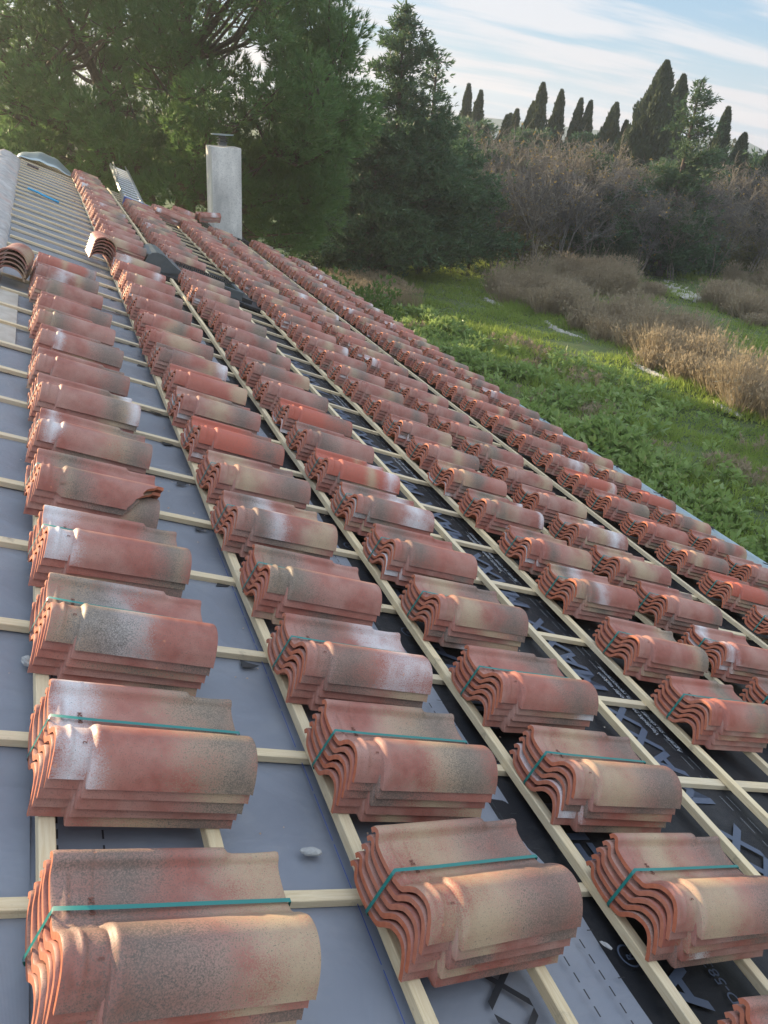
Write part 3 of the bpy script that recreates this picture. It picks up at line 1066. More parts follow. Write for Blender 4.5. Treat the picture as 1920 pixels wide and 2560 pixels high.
ridge_stack(-0.20, 5.38, -8, 5, 'nested half-round ridge tiles at the left edge of the photo beside the ridge')
ridge_stack(0.60, 7.55, 4, 6, 'nested half-round ridge tiles in the middle of the roof, up-slope of the roof window')

# ------------------------------------------------------------------ ladder
lad = empty('ladder', MROOF @ Matrix.Translation((1.52, 14.9, 0.06)) @ Matrix.Rotation(R(4.0), 4, 'X'))
tag(lad, 'aluminium extension ladder lying on the far roof with blue end brackets', 'ladder')
for sx in (0.0, 0.38):
    me = MB().box(sx - .012, sx + .012, 0, 4.4, 0, .065).me('rail'); obj('rail', me, lad, M_ALU)
b = MB()
for q in range(15):
    me = MB().tube([(0.0, .12 + .29 * q, .035), (.38, .12 + .29 * q, .035)], .015, 8).me('rung'); obj('rung', me, lad, M_ALU)
for sx in (0.05, 0.33):
    me = MB().box(sx - .008, sx + .008, 2.6, 4.6, .07, .10).me('upper_rail'); obj('upper_rail', me, lad, M_ALU)
me = MB().box(-.03, .15, -.05, .06, -.01, .12).me('bracket'); obj('bracket', me, lad, M_BLUE)
me = MB().box(.23, .41, -.05, .06, -.01, .12).me('bracket'); obj('bracket', me, lad, M_BLUE)

# ------------------------------------------------------------------ loose things on the roof
def on_roof(name, me, s, t, n, rz, label, cat, group=None, mat=None, rx=0, ry=0):
    o = bpy.data.objects.new(name, me); C.objects.link(o)
    if mat and not me.materials: me.materials.append(mat)
    o.matrix_world = MROOF @ Matrix.Translation((s, t, n)) @ Euler((R(rx), R(ry), R(rz))).to_matrix().to_4x4()
    return tag(o, label, cat, group)


def rock(seed, sx, sy, sz):
    r = np.random.default_rng(seed)
    n1_, n2_ = 9, 14
    v = [(0, 0, -sz)]
    A = r.normal(size=(6, 3)); Pp = r.uniform(0, 6, 6)
    rows = []
    for i in range(1, n1_):
        ph = -PI / 2 + PI * i / n1_
        row = []
        for j in range(n2_):
            th = 2 * PI * j / n2_
            d = np.array([math.cos(ph) * math.cos(th), math.cos(ph) * math.sin(th), math.sin(ph)])
            k = 1 + sum(0.10 * math.sin(3 * A[q] @ d + Pp[q]) for q in range(6)) + r.normal() * .04
            row.append(len(v)); v.append(tuple(d * k * np.array([sx, sy, sz])))
        rows.append(row)
    v.append((0, 0, sz)); top = len(v) - 1
    f = []
    for j in range(n2_):
        f.append((0, rows[0][(j + 1) % n2_], rows[0][j])); f.append((top, rows[-1][j], rows[-1][(j + 1) % n2_]))
    for a, b_ in zip(rows[:-1], rows[1:]):
        for j in range(n2_): f.append((a[j], a[(j + 1) % n2_], b_[(j + 1) % n2_], b_[j]))
    return mesh('stone', v, f)


NM = -0.019
on_roof('stone', rock(1, .028, .013, .010), 0.613, 0.135, NM + .008, 8, 'oblong grey stone lying on the grey membrane beside the first long batten', 'stone', None, M_SLATE)
on_roof('stone', rock(2, .006, .016, .004), 1.375, -0.165, NM + .004, 40, 'flat pale stone chip on the dashed line beside the second row', 'stone', None, M_SLATE)
on_roof('stone', rock(3, .010, .008, .005), 0.455, 0.275, NM + .006, 10, 'small grey stone fragment just behind the tail of the second stack', 'stone', 'stone crumbs', M_SLATE)
on_roof('stone', rock(4, .006, .008, .004), 0.435, 0.262, NM + .005, 70, 'tiny grey stone crumb touching the tail of the second stack', 'stone', 'stone crumbs', M_SLATE)
on_roof('stone', rock(5, .014, .022, .010), 0.02 - .05, 0.78, NM + .010, 30, 'whitish lump of mortar against the ridge batten', 'stone', None, M_SLATE)
b = MB(); b.add([(-.008, -.022, 0), (.003, -.021, 0), (.006, -.004, 0), (.012, .012, 0), (.006, .022, 0), (-.006, .018, 0), (-.002, .002, 0)] * 1, [(0, 1, 2, 3, 4, 5, 6)])
b2 = MB(); b2.add([(x, y, z) for z in (0, .003) for (x, y, _) in b.v], [tuple(range(7))[::-1], tuple(range(7, 14))] + [(i, (i + 1) % 7, 7 + (i + 1) % 7, 7 + i) for i in range(7)])
on_roof('tile_shard', b2.me('tile_shard'), 0.530, -0.335, NM + .004, 10, 'small pinkish clay shard on the grey membrane near the front', 'shard', None, simple('pink_clay', (0.42, 0.25, 0.2), 0.85, (0.5, 0.33, 0.27), 60))

# fine crumbs of clay and sawdust on the membranes
rc = np.random.default_rng(5)
v = []; f = []
for q in range(420):
    s_, t_ = rc.uniform(-.2, 3.0), rc.uniform(-1.0, 5.0) ** 1.0
    sz = rc.uniform(.0015, .005) * (1.6 if rc.random() < .08 else 1)
    nn_ = -0.0175 if s_ < 1.37 else -0.0215
    a = rc.uniform(0, 6.28); b0 = len(v)
    for k4 in range(4):
        v.append((s_ + sz * math.cos(a + k4 * 1.57) * rc.uniform(.5, 1.3), t_ + sz * math.sin(a + k4 * 1.57) * rc.uniform(.5, 1.3), nn_))
    v.append((s_, t_, nn_ + sz * .8))
    f += [(b0 + k4, b0 + (k4 + 1) % 4, b0 + 4) for k4 in range(4)]
me = mesh('crumbs', v, f); me.materials.append(simple('clay_crumbs', (0.42, 0.27, 0.2), 0.9, (0.5, 0.46, 0.38), 3))
o = bpy.data.objects.new('crumbs', me); C.objects.link(o); o.matrix_world = MROOF
tag(o, 'fine clay crumbs and sawdust strewn over the membranes', 'crumbs', kind='stuff')

# black nail-tape scraps sticking out at the crossings along the second long batten
def scrap(seed):
    r = random.Random(seed)
    pts = [(-.03, -.02), (.02, -.012), (.035, .004), (.0, .008), (-.02, .02)]
    v = [(x + r.uniform(-.008, .008), y + r.uniform(-.005, .005), r.uniform(0, .004)) for x, y in pts]
    v += [(x, y, z + .001) for x, y, z in v]
    return mesh('tape_scrap', v, [(0, 1, 2, 3, 4)[::-1], (5, 6, 7, 8, 9)] + [(i, (i + 1) % 5, 5 + (i + 1) % 5, 5 + i) for i in range(5)])


SCR = [scrap(i) for i in range(4)]
for i in range(13):
    t = 0.95 + 0.475 * i
    o = on_roof('tape_scrap', SCR[i % 4], 0.655 + random.uniform(-.02, .01), t - 0.035 + random.uniform(-.03, .02), NM, random.uniform(-30, 30),
                'black tape scrap poking out beside the second long batten', 'tape scrap', 'black tape scraps along the batten', M_BLACKRUB)
# wood offcut and tools lying on the far ridge side
me = MB().box(-.11, .11, -.022, .022, 0, .027).me('wood_offcut')
on_roof('wood_offcut', me, 0.33, 6.75, 0.005, -58, 'short pale wood offcut lying across the counter battens', 'wood offcut', None, M_BAT)
pts = [(0, 0, 0)] + [(.02 + .1 * q, -.03 * q + .02 * math.sin(q), 0.0) for q in range(1, 6)]
me = MB().tube([(-.02, 0, 0), (.12, -.06, .004), (.25, -.14, 0), (.36, -.20, .002), (.44, -.22, 0)], .016, 8).me('blue_tube', True)
on_roof('blue_tube', me, -0.07, 11.9, 0.02, -12, 'bright blue tube lying over the thin battens near the ridge', 'tube', None, simple('bright_blue', (0.03, 0.30, 0.52), 0.4))
b = MB(); b.tube([(0, 0, 0), (.18, -.10, 0)], .02, 8)
on_roof('sealant_gun', b.me('hand_tool'), -0.12, 15.6, 0.03, 0, 'dark hand tool with a red end near the top of the ridge', 'tool', None, simple('dark_tool', (0.06, 0.03, 0.03), 0.5))
# curled sheet of grey membrane at the gable
v = []; f = []
nn = 16
for i in range(nn + 1):
    a = i / nn
    s = -0.30 + 1.02 * a
    lift = 0.20 * math.sin(PI * min(1, a * 1.0)) ** 0.8
    for q in range(5):
        b_ = q / 4
        v.append((s, 16.75 + 0.75 * b_, 0.0 + lift * (0.35 + 0.65 * math.sin(b_ * PI / 2)) + 0.01 * math.sin(s * 20)))
for i in range(nn):
    for q in range(4): f.append((i * 5 + q, (i + 1) * 5 + q, (i + 1) * 5 + q + 1, i * 5 + q + 1))
me = mesh('membrane_roll', v, f, True)
o = on_roof('loose_membrane', me, 0, 0, 0, 0, 'loose grey membrane end curling up at the far gable', 'membrane', None, M_ZINC)
md = o.modifiers.new('solid', 'SOLIDIFY'); md.thickness = 0.002

# ------------------------------------------------------------------ ground and field
def make_ground():
    m, nt = newmat('field_soil')
    tcn = nt.n('ShaderNodeTexCoord').outputs['Object']
    a = nt.noise(tcn, 0.35, 7, 0.65, 0.4)
    b_ = nt.noise(tcn, 3.0, 7, 0.7)
    c = nt.mix(nt.mapr(a, 0.38, 0.6), (0.055, 0.085, 0.025), (0.085, 0.12, 0.03))
    c = nt.mix(nt.mapr(b_, 0.52, 0.68, 0, 0.6), c, (0.12, 0.10, 0.06))
    bsdf(nt, c, 0.95, bump(nt, b_, 0.8, 0.08))
    return m


ns = 60
gx = np.concatenate([[-255, -200, -120, -60, -30], np.linspace(-15, 45, 61), [60, 90, 150, 210, 255]])
gy = np.concatenate([[-225, -120, -60, -20], np.linspace(-5, 60, 66), [70, 90, 130, 180, 230, 286]])
X, Y = np.meshgrid(gx, gy, indexing='ij')
Zg = 0.05 * np.sin(X * .9 + Y * .3) + 0.06 * np.sin(Y * .7 + 1) * np.sin(X * .5)
Zg = np.where((X > -15) & (X < 45), Zg, 0)
v = np.stack([X, Y, Zg], -1).reshape(-1, 3)
idx = np.arange(len(v)).reshape(X.shape)
f = np.stack([idx[:-1, :-1], idx[1:, :-1], idx[1:, 1:], idx[:-1, 1:]], -1).reshape(-1, 4)
go = obj('ground', mesh('ground', v, f, True), None, make_ground()); tag(go, kind='structure')


def leafmat(name, a, b_, rough=0.55, trans=0.25, c3=None, scale=3.0):
    m, nt = newmat(name)
    tcn = nt.n('ShaderNodeTexCoord').outputs['Object']
    x = nt.noise(tcn, scale, 4, 0.6)
    y = nt.noise(tcn, scale * 9, 3, 0.6)
    c = nt.mix(nt.mapr(x, 0.35, 0.65), a, b_)
    if c3: c = nt.mix(nt.mapr(y, 0.58, 0.68), c, c3)
    geo = nt.n('ShaderNodeNewGeometry')
    c = nt.mix(nt.math('MULTIPLY', nt.math('ABSOLUTE', nt.math('SUBTRACT', nt.n('ShaderNodeNewGeometry').outputs['Random Per Island'], 0.5)), 0.5), c, tuple(min(1, q * 1.7) for q in b_))
    d = nt.n('ShaderNodeBsdfPrincipled', ins={'Base Color': c, 'Roughness': rough, 'Specular IOR Level': 0.3})
    t = nt.n('ShaderNodeBsdfTranslucent'); nt.link(nt.mix(0.5, c, tuple(min(1, q * 2.0) for q in b_)), t.inputs[0])
    mx = nt.n('ShaderNodeMixShader', ins={0: trans}); nt.link(d.outputs[0], mx.inputs[1]); nt.link(t.outputs[0], mx.inputs[2])
    o = nt.n('ShaderNodeOutputMaterial'); nt.link(mx.outputs[0], o.inputs[0])
    return m


def unit(a):
    return a / np.maximum(np.linalg.norm(a, axis=-1, keepdims=True), 1e-9)


def blades(pos, dirs, length, width, k=1, spread=0.4, r=rng, taper=True, quad=False):
    """k thin triangles (or leaf quads) fanning from every position along its direction"""
    n = len(pos)
    P = np.repeat(pos, k, 0); D = np.repeat(dirs, k, 0)
    D = unit(D + r.normal(size=D.shape) * spread)
    L = (np.repeat(length, k, 0) if hasattr(length, '__len__') else np.full(n * k, length)) * r.uniform(.7, 1.2, n * k)
    Wd = np.full(n * k, width) * r.uniform(.7, 1.3, n * k)
    S = unit(np.cross(D, r.normal(size=D.shape)))
    m = n * k
    if quad:
        mid = P + D * (L * .5)[:, None]
        v = np.stack([P, mid + S * Wd[:, None] / 2, P + D * L[:, None], mid - S * Wd[:, None] / 2], 1).reshape(-1, 3)
        q4 = np.arange(m * 4).reshape(m, 4)
        f = np.vstack([q4[:, [0, 1, 2]], q4[:, [0, 2, 3]]])
    else:
        v = np.stack([P - S * Wd[:, None] / 2, P + S * Wd[:, None] / 2, P + D * L[:, None]], 1).reshape(-1, 3)
        f = np.arange(m * 3).reshape(m, 3)
    return v, f


def join(parts):
    vs = []; fs = []; b = 0
    for v, f in parts:
        vs.append(v); fs.append(f + b); b += len(v)
    return np.vstack(vs), np.vstack(fs)


# grass over the visible field
def field_points(n, x0, x1, y0, y1, r=rng):
    return np.stack([r.uniform(x0, x1, n), r.uniform(y0, y1, n), np.zeros(n)], 1)


def clumpy(P, thr, sc=1.1, seed=0):
    q = np.sin(P[:, 0] * sc + seed) * np.sin(P[:, 1] * sc * .8 + seed * 2) + .6 * np.sin(P[:, 0] * sc * 2.7 + P[:, 1] * 1.9 + seed) + .4 * np.sin(P[:, 1] * sc * 4.1 - P[:, 0] * 2 + seed)
    return q > thr


up = np.array([[0, 0, 1.0]])
P = np.vstack([field_points(36000, 6.4, 16.5, 3, 34), field_points(26000, 16, 34, 9, 34)])
D = np.repeat(up, len(P), 0)
gh = .16 + .12 * np.sin(P[:, 0] * 1.3 + np.sin(P[:, 1] * .9) * 2) * np.sin(P[:, 1] * 1.1) + .07 * np.sin(P[:, 0] * 3.7 + P[:, 1] * 2.9)
v, f = blades(P, D, np.maximum(.07, gh) * rng.uniform(.6, 1.5, len(P)), 0.028, 4, 0.5)
M_GRASS = leafmat('grass_blades', (0.13, 0.20, 0.04), (0.235, 0.30, 0.065), 0.6, 0.5, (0.28, 0.23, 0.13), 1.3)
o = obj('grass', mesh('grass', v, f), None, M_GRASS); tag(o, 'short green grass covering the field below the gutter', 'grass', kind='stuff')

# broad-leaved weeds close to the house and in the sunny strip
P = np.vstack([field_points(4600, 6.7, 11.0, 4, 15), field_points(1500, 8.5, 12.0, 14, 24), field_points(260, 11.0, 14.5, 8, 19)])
P = P[clumpy(P, -0.25, 1.0, 1)]
h = (.30 + .16 * np.sin(P[:, 0] * 2.1 + P[:, 1]) + .12 * np.sin(P[:, 1] * 2.7 - P[:, 0])) * rng.uniform(.6, 1.4, len(P)) * np.where(P[:, 1] < 13, 1.15, .7)
parts = []
for lev in np.linspace(0.25, 1, 6):
    Q = P + np.stack([rng.normal(size=len(P)) * .08, rng.normal(size=len(P)) * .08, h * lev], 1)
    Dn = unit(np.stack([rng.normal(size=len(P)), rng.normal(size=len(P)), np.full(len(P), .55)], 1))
    parts.append(blades(Q, Dn, 0.21, 0.085, 3, 0.7, quad=True))
v, f = join(parts)
M_WEED = leafmat('broad_leaves', (0.125, 0.20, 0.055), (0.23, 0.31, 0.095), 0.35, 0.4, (0.33, 0.27, 0.14), 1.1)
o = obj('leafy_weeds', mesh('leafy_weeds', v, f), None, M_WEED); tag(o, 'knee-high broad-leaved green weeds along the eave', 'weeds', kind='stuff')


def dry_row(x0, x1, y0, y1, n, hmin, hmax, label, seed):
    """rows of dry bushes, each a ragged spray of stalks"""
    r = np.random.default_rng(seed)
    nb = int((x1 - x0) * (y1 - y0) * 2.1)
    B = field_points(nb, x0, x1, y0, y1, r)
    B[:, 0] += 0.22 * np.sin(B[:, 1] * .55 + seed) + .12 * np.sin(B[:, 1] * 1.7)
    B = B[clumpy(B, -1.15, 1.3, seed)]
    hb = r.uniform(hmin * .8, hmax * 1.15, len(B)) * (1 + .25 * np.sin(B[:, 1] * 2.1 + B[:, 0]))
    k = max(6, int(n / len(B)))
    P = np.repeat(B, k, 0) + np.stack([r.normal(size=len(B) * k) * .16, r.normal(size=len(B) * k) * .16, np.zeros(len(B) * k)], 1)
    out = P - np.repeat(B, k, 0)
    hh = np.repeat(hb, k) * r.uniform(.45, 1.25, len(P))
    D = unit(out * 1.3 + np.stack([r.normal(size=len(P)) * .10, r.normal(size=len(P)) * .10, np.ones(len(P))], 1))
    v1 = blades(P, D, hh, 0.024, 3, 0.16, r)
    T_ = P + D * (hh * .75)[:, None]
    v2 = blades(T_, D, 0.15, 0.042, 2, 0.45, r, quad=True)
    return join([v1, v2])


M_DRY = leafmat('dry_stalks', (0.20, 0.16, 0.105), (0.31, 0.25, 0.165), 0.8, 0.35, (0.46, 0.39, 0.27), 1.6)
for args in [(16.1, 19.3, 7.5, 28.5, 21000, .55, 1.05, 'nearest row of tall dry brown lavender stalks in the field', 3),
             (24.3, 27.2, 12, 25.3, 10500, .5, 1.0, 'middle row of dry brown stalks ending at the pale tarp', 5),
             (20.5, 24.0, 26.0, 31.0, 8000, .5, 1.0, 'patch of dry brown stalks beneath the bare trees', 8),
             (30.0, 33.5, 18, 29.5, 9000, .5, 1.0, 'farthest row of dry brown stalks at the right', 9)]:
    v, f = dry_row(*args)
    o = obj('dry_stalks', mesh('dry_stalks', v, f), None, M_DRY); tag(o, args[7], 'dry stalks', kind='stuff')
P = np.vstack([field_points(700, 8.5, 13.5, 9, 22), field_points(350, 12.5, 15.0, 6, 12)])
P = P[clumpy(P, 0.35, .8, 6)]
D = unit(np.stack([rng.normal(size=len(P)) * .3, rng.normal(size=len(P)) * .3, np.ones(len(P))], 1))
v, f = join([blades(P, D, .42, .02, 8, .4), blades(P + D * .25, D, .14, .04, 8, .8, quad=True)])
o = obj('dry_stalks', mesh('dry_stalks', v, f), None, M_DRY); tag(o, 'scattered withered brown weeds among the green bank beside the roof', 'dry stalks', kind='stuff')
P = field_points(900, 9.2, 12.0, 24.5, 28.5)
D = unit(np.stack([rng.normal(size=len(P)) * .15, rng.normal(size=len(P)) * .15, np.ones(len(P))], 1))
v, f = join([blades(P, D, .75, .015, 5, .15), blades(P + D * .6, D, .14, .03, 4, .45, quad=True)])
o = obj('dry_stalks', mesh('dry_stalks', v, f), None, M_DRY); tag(o, 'small tuft of dry stalks beside the green bush near the gutter end', 'dry stalks', kind='stuff')


def cloth(pts, wd, seed, label):
    r = random.Random(seed)
    v = []; f = []
    fine_ = []
    for (a, b_) in zip(pts[:-1], pts[1:]):
        for q in range(4): fine_.append((a[0] + (b_[0] - a[0]) * q / 4, a[1] + (b_[1] - a[1]) * q / 4))
    fine_.append(pts[-1])
    m = len(fine_); Q = 10
    ph = [r.uniform(0, 6) for _ in range(6)]
    for i, (x, y) in enumerate(fine_):
        tp = min(1, (i + .6) / (m * .22), (m - i - .4) / (m * .22)) ** .6
        wv = wd * tp * (1 + .25 * math.sin(i * .9 + ph[0]) + .15 * math.sin(i * 2.3 + ph[1]))
        for q in range(Q):
            a = q / (Q - 1) - .5
            z = .07 + .035 * math.sin(i * 1.1 + q * 1.3 + ph[2]) + .03 * math.sin(i * 2.7 - q * 2.1 + ph[3]) - .05 * abs(a) * 2
            v.append((x + a * wv, y + .05 * math.sin(q * 1.9 + i + ph[4]), z + r.uniform(-.012, .012)))
    for i in range(m - 1):
        for q in range(Q - 1): f.append((i * Q + q, i * Q + q + 1, (i + 1) * Q + q + 1, (i + 1) * Q + q))
    me = mesh('ground_sheet', v, f, True)
    me.materials.append(M_CLOTH)
    o = bpy.data.objects.new('ground_sheet', me); C.objects.link(o)
    md = o.modifiers.new('solid', 'SOLIDIFY'); md.thickness = 0.01
    return tag(o, label, 'ground sheet')


M_CLOTH = simple('pale_cloth', (0.46, 0.44, 0.39), 0.8, (0.30, 0.28, 0.23), 2.5, 0.3, 9)
cloth([(15.3, 24.6 + i * .3) for i in range(6)], .30, 1, 'farthest strip of pale ground sheet along the edge of the dry row')
cloth([(15.65 + .1 * math.sin(i), 19.6 + i * .35) for i in range(9)], .30, 2, 'longest strip of pale sheet showing under the dry stalks')
cloth([(15.7, 15.8 + i * .28) for i in range(7)], .24, 3, 'middle strip of pale ground sheet beside the sunny grass')
cloth([(15.6, 12.9 + i * .25) for i in range(5)], .22, 4, 'nearest scrap of pale ground sheet below the dry row')
cloth([(24.9, 25.2), (25.2, 26.2), (25.6, 27.2), (25.9, 28.2), (26.4, 29.2)], 1.3, 5, 'large crumpled pale tarp between the dry rows')
cloth([(26.9, 23.6), (27.1, 24.3), (27.2, 25.0), (27.4, 25.9)], .8, 6, 'smaller crumpled tarp piece in front of the large one')
cloth([(29.9, 23.6), (29.8, 24.4), (29.9, 25.2)], .5, 7, 'scrap of white sheet at the right edge of the field')

# ------------------------------------------------------------------ trees
M_BARK = simple('pine_bark', (0.085, 0.062, 0.048), 0.95, (0.14, 0.105, 0.08), 14, 0.8, 25)
M_GREYBARK = simple('grey_twigs', (0.10, 0.09, 0.08), 0.95, (0.21, 0.19, 0.17), 8)
M_PINE = leafmat('pine_needles', (0.075, 0.14, 0.05), (0.11, 0.19, 0.065), 0.45, 0.5, None, 0.8)
M_PINE2 = leafmat('sunlit_tone_pine_needles', (0.09, 0.14, 0.03), (0.13, 0.19, 0.045), 0.5, 0.45, None, 0.6)  # yellower copy of the needles, sunlight put into the colour
M_CYP = leafmat('cypress_foliage', (0.035, 0.055, 0.025), (0.055, 0.075, 0.033), 0.7, 0.15, (0.075, 0.085, 0.04), 0.7)
M_EVER = leafmat('evergreen_foliage', (0.03, 0.07, 0.036), (0.075, 0.13, 0.055), 0.55, 0.3, (0.12, 0.10, 0.055), 1.1)
M_CEDAR = leafmat('cedar_foliage', (0.045, 0.085, 0.035), (0.07, 0.115, 0.05), 0.7, 0.2, None, 0.8)
M_YEL = leafmat('autumn_leaves', (0.17, 0.15, 0.04), (0.25, 0.17, 0.05), 0.7, 0.4, (0.22, 0.09, 0.03), 0.9)


def tree_root(name, x, y, label, cat, group=None):
    e = empty(name, Matrix.Translation((x, y, 0)))
    return tag(e, label, cat, group)


def limbs_mesh(limbs, name='limbs', n=7):
    b = MB()
    for pts, rad in limbs:
        b.tube(pts, rad, n, cap=False)
    return b.me(name, True)


def curve_pts(a, d, L, n, bend, r, wob=0.08):
    pts = [Vector(a)]
    d = Vector(d).normalized()
    for i in range(n):
        d = (d + Vector(bend) / n + Vector((r.uniform(-1, 1), r.uniform(-1, 1), r.uniform(-1, 1))) * wob).normalized()
        pts.append(pts[-1] + d * (L / n))
    return pts


def big_pine(x, y, H, Rc, label, seed, mat, trunks, zlow=2.6, nclump=900, tufts=125, cat='pine', open_low=0.0):
    r = random.Random(seed); rr = np.random.default_rng(seed)
    root = tree_root('pine_tree', x, y, label, cat)
    tl = []; br = []
    tips = []
    for (pts, r0) in trunks:
        n = len(pts)
        tl.append(([Vector(p) for p in pts], [r0 * (1 - .6 * i / (n - 1)) for i in range(n)]))
    # crown clumps: an umbrella-shaped volume, flat-bottomed outwards
    cl = []
    for i in range(nclump):
        a = r.uniform(0, 2 * PI)
        q = math.sqrt(r.random())
        z = r.random()
        zz = zlow + (H - zlow) * z
        rad = Rc * (1 - max(0, (z - .35) / .65) ** 2.2) ** .5 * (0.72 + 0.35 * min(1, z / .35))
        if r.random() < .66: q = .72 + .28 * q
        # irregular bays
        rad *= 1 + .13 * math.sin(3 * a + z * 5 + seed) + .08 * math.sin(7 * a + z * 11)
        cx_, cy_ = rad * q * math.cos(a), rad * q * math.sin(a)
        if open_low and zz < open_low and -3.2 < cx_ < 1.2: continue
        cl.append(Vector((cx_, cy_, zz)))
    for c in cl:
        # branch from the nearest trunk point below
        best = None
        for pts, rd in tl:
            for p in pts:
                if p.z < c.z - .3 and p.z > 1.2:
                    dd = (p - c).length + abs((c.z - p.z) - 1.2) * .5
                    if best is None or dd < best[0]: best = (dd, p)
        if best and r.random() < .4:
            p = best[1]
            mid = p.lerp(c, .5) + Vector((r.uniform(-.3, .3), r.uniform(-.3, .3), -.25 + r.uniform(-.2, .2)))
            br.append(([p, p.lerp(mid, .6) + Vector((0, 0, -.05)), mid, mid.lerp(c, .6), c], [.075, .055, .042, .028, .012]))
            for _ in range(3):
                q = mid.lerp(c, r.uniform(.1, .8)); e = q + Vector((r.uniform(-.9, .9), r.uniform(-.9, .9), r.uniform(-.1, .6)))
                br.append(([q, q.lerp(e, .5) + Vector((0, 0, -.06)), e], [.022, .015, .006]))
    pos = []; dirs = []
    for c in cl:
        R0_ = r.uniform(.36, .70)
        n = int(tufts * (R0_ / .65) ** 2)
        d = unit(rr.normal(size=(n, 3)))
        rad = R0_ * rr.uniform(.45, 1, n) ** .5
        p = d * rad[:, None] * np.array([1, 1, .72])
        pos.append(p + np.array(c))
        out = np.array([c.x, c.y, (c.z - zlow - 1) * .6]); out = out / (np.linalg.norm(out) + 1e-6)
        dirs.append(unit(d * .85 + out * .25 + np.array([0, 0, .55])))
    pos = np.vstack(pos); dirs = np.vstack(dirs)
    v, f = blades(pos, dirs, 0.20, 0.024, 9, 0.34, rr)
    obj('trunk', limbs_mesh(tl, 'trunk', 12), root, M_BARK)
    obj('branches', limbs_mesh(br, 'branches', 5), root, M_BARK)
    obj('crown', mesh('crown', v, f), root, mat)
    return root


# the big stone pine behind the chimney
big_pine(3.7, 23.4, 13.0, 4.75, 'large round-crowned pine tree rising behind the chimney', 3, M_PINE, [
    ([(0, 0, 0), (-.12, 0, 1.5), (-.05, 0, 2.6), (.1, 0, 4.0), (.2, 0, 6.0), (.35, .1, 8.5), (.4, 0, 11.5)], .30),
    ([(-.15, 0, 1.3), (-.6, .1, 2.4), (-.85, .1, 3.4), (-1.15, .2, 4.6), (-1.9, .3, 6.2), (-2.9, .2, 8.2)], .24),
    ([(-.85, .1, 3.2), (-1.7, -.1, 4.1), (-2.7, -.2, 5.2), (-3.5, -.3, 6.4)], .13),
    ([(.05, 0, 3.3), (1.2, -.2, 4.0), (2.6, -.3, 4.9), (3.8, -.3, 6.0)], .14),
    ([(.1, 0, 2.7), (1.3, .2, 3.2), (2.9, .1, 3.6), (4.3, 0, 4.3)], .12),
    ([(.3, 0, 7), (1.6, 0, 8.6), (2.6, 0, 10.4)], .11),
    ([(-.1, 0, 1.9), (.15, -.3, 2.6), (.3, -.5, 3.6), (.2, -.6, 4.8)], .08),
], open_low=3.7)
big_pine(-3.6, 36.0, 9.5, 4.2, 'yellow-green sunlit pine at the far left behind the ridge', 5, M_PINE2, [
    ([(0, 0, 0), (.1, 0, 2), (.1, 0, 4), (.2, 0, 8)], .22)], 1.6, 170, 110)
big_pine(1.5, 47.0, 8.5, 5.0, 'pale hazy pine far behind the trunks of the large pine', 8, M_PINE2, [
    ([(0, 0, 0), (.1, 0, 2), (.1, 0, 4), (.2, 0, 7)], .22)], 1.0, 150, 90)


def conifer(x, y, H, Rb, label, seed, mat, name='conifer_tree', dens=1.0, top_pow=1.0, droop=-.05, base=.3, cat='conifer', blen=.24, bw=.045, lay=None, group=None, sparse_top=False, lean=(0, 0)):
    """tiered conifer: limbs off a straight trunk, sprays along the limbs"""
    r = random.Random(seed); rr = np.random.default_rng(seed)
    root = tree_root(name, x, y, label, cat, group)
    b = MB()
    b.tube([(lean[0] * q / 6, lean[1] * q / 6, H * q / 6) for q in range(7)], [.03 + .018 * H * (1 - q / 6) for q in range(7)], 8)
    br = []; pos = []; dirs = []
    nl = lay or int(H * 5)
    for i in range(nl):
        z = base + (H - base) * (i + r.random()) / nl
        q = (z - base) / (H - base)
        Lb = Rb * (1 - q) ** top_pow * r.uniform(.45, 1.25) + .15
        for k in range(r.choice([2, 3, 3, 4])):
            a = r.uniform(0, 2 * PI)
            d = Vector((math.cos(a), math.sin(a), r.uniform(.1, .45)))
            p0 = Vector((lean[0] * z / H, lean[1] * z / H, z))
            pts = curve_pts(p0, d, Lb, 4, (0, 0, droop * 2 if q < .7 else .25), r, .1)
            br.append((pts, [.012 + .012 * Lb, .01 + .009 * Lb, .01 + .006 * Lb, .008 + .003 * Lb, .005]))
            n = int(Lb * 34 * dens * (0.55 if sparse_top and q > .62 else 1))
            for _ in range(n):
                t = r.random() ** .7 * 3.999
                j = int(t); pp = pts[j].lerp(pts[j + 1], t - j)
                w_ = .10 + .16 * Lb * r.random()
                pos.append((pp.x + r.gauss(0, w_), pp.y + r.gauss(0, w_), pp.z + r.gauss(0, w_ * .55)))
                dirs.append((d.x * .8, d.y * .8, .25 + r.uniform(-.2, .5)))
    v, f = blades(np.array(pos), unit(np.array(dirs)), blen, bw, 6, .55, rr, quad=True)
    obj('trunk', b.me('trunk', True), root, M_BARK)
    obj('branches', limbs_mesh(br, 'branches', 4), root, M_BARK)
    obj('crown', mesh('crown', v, f), root, mat)
    return root


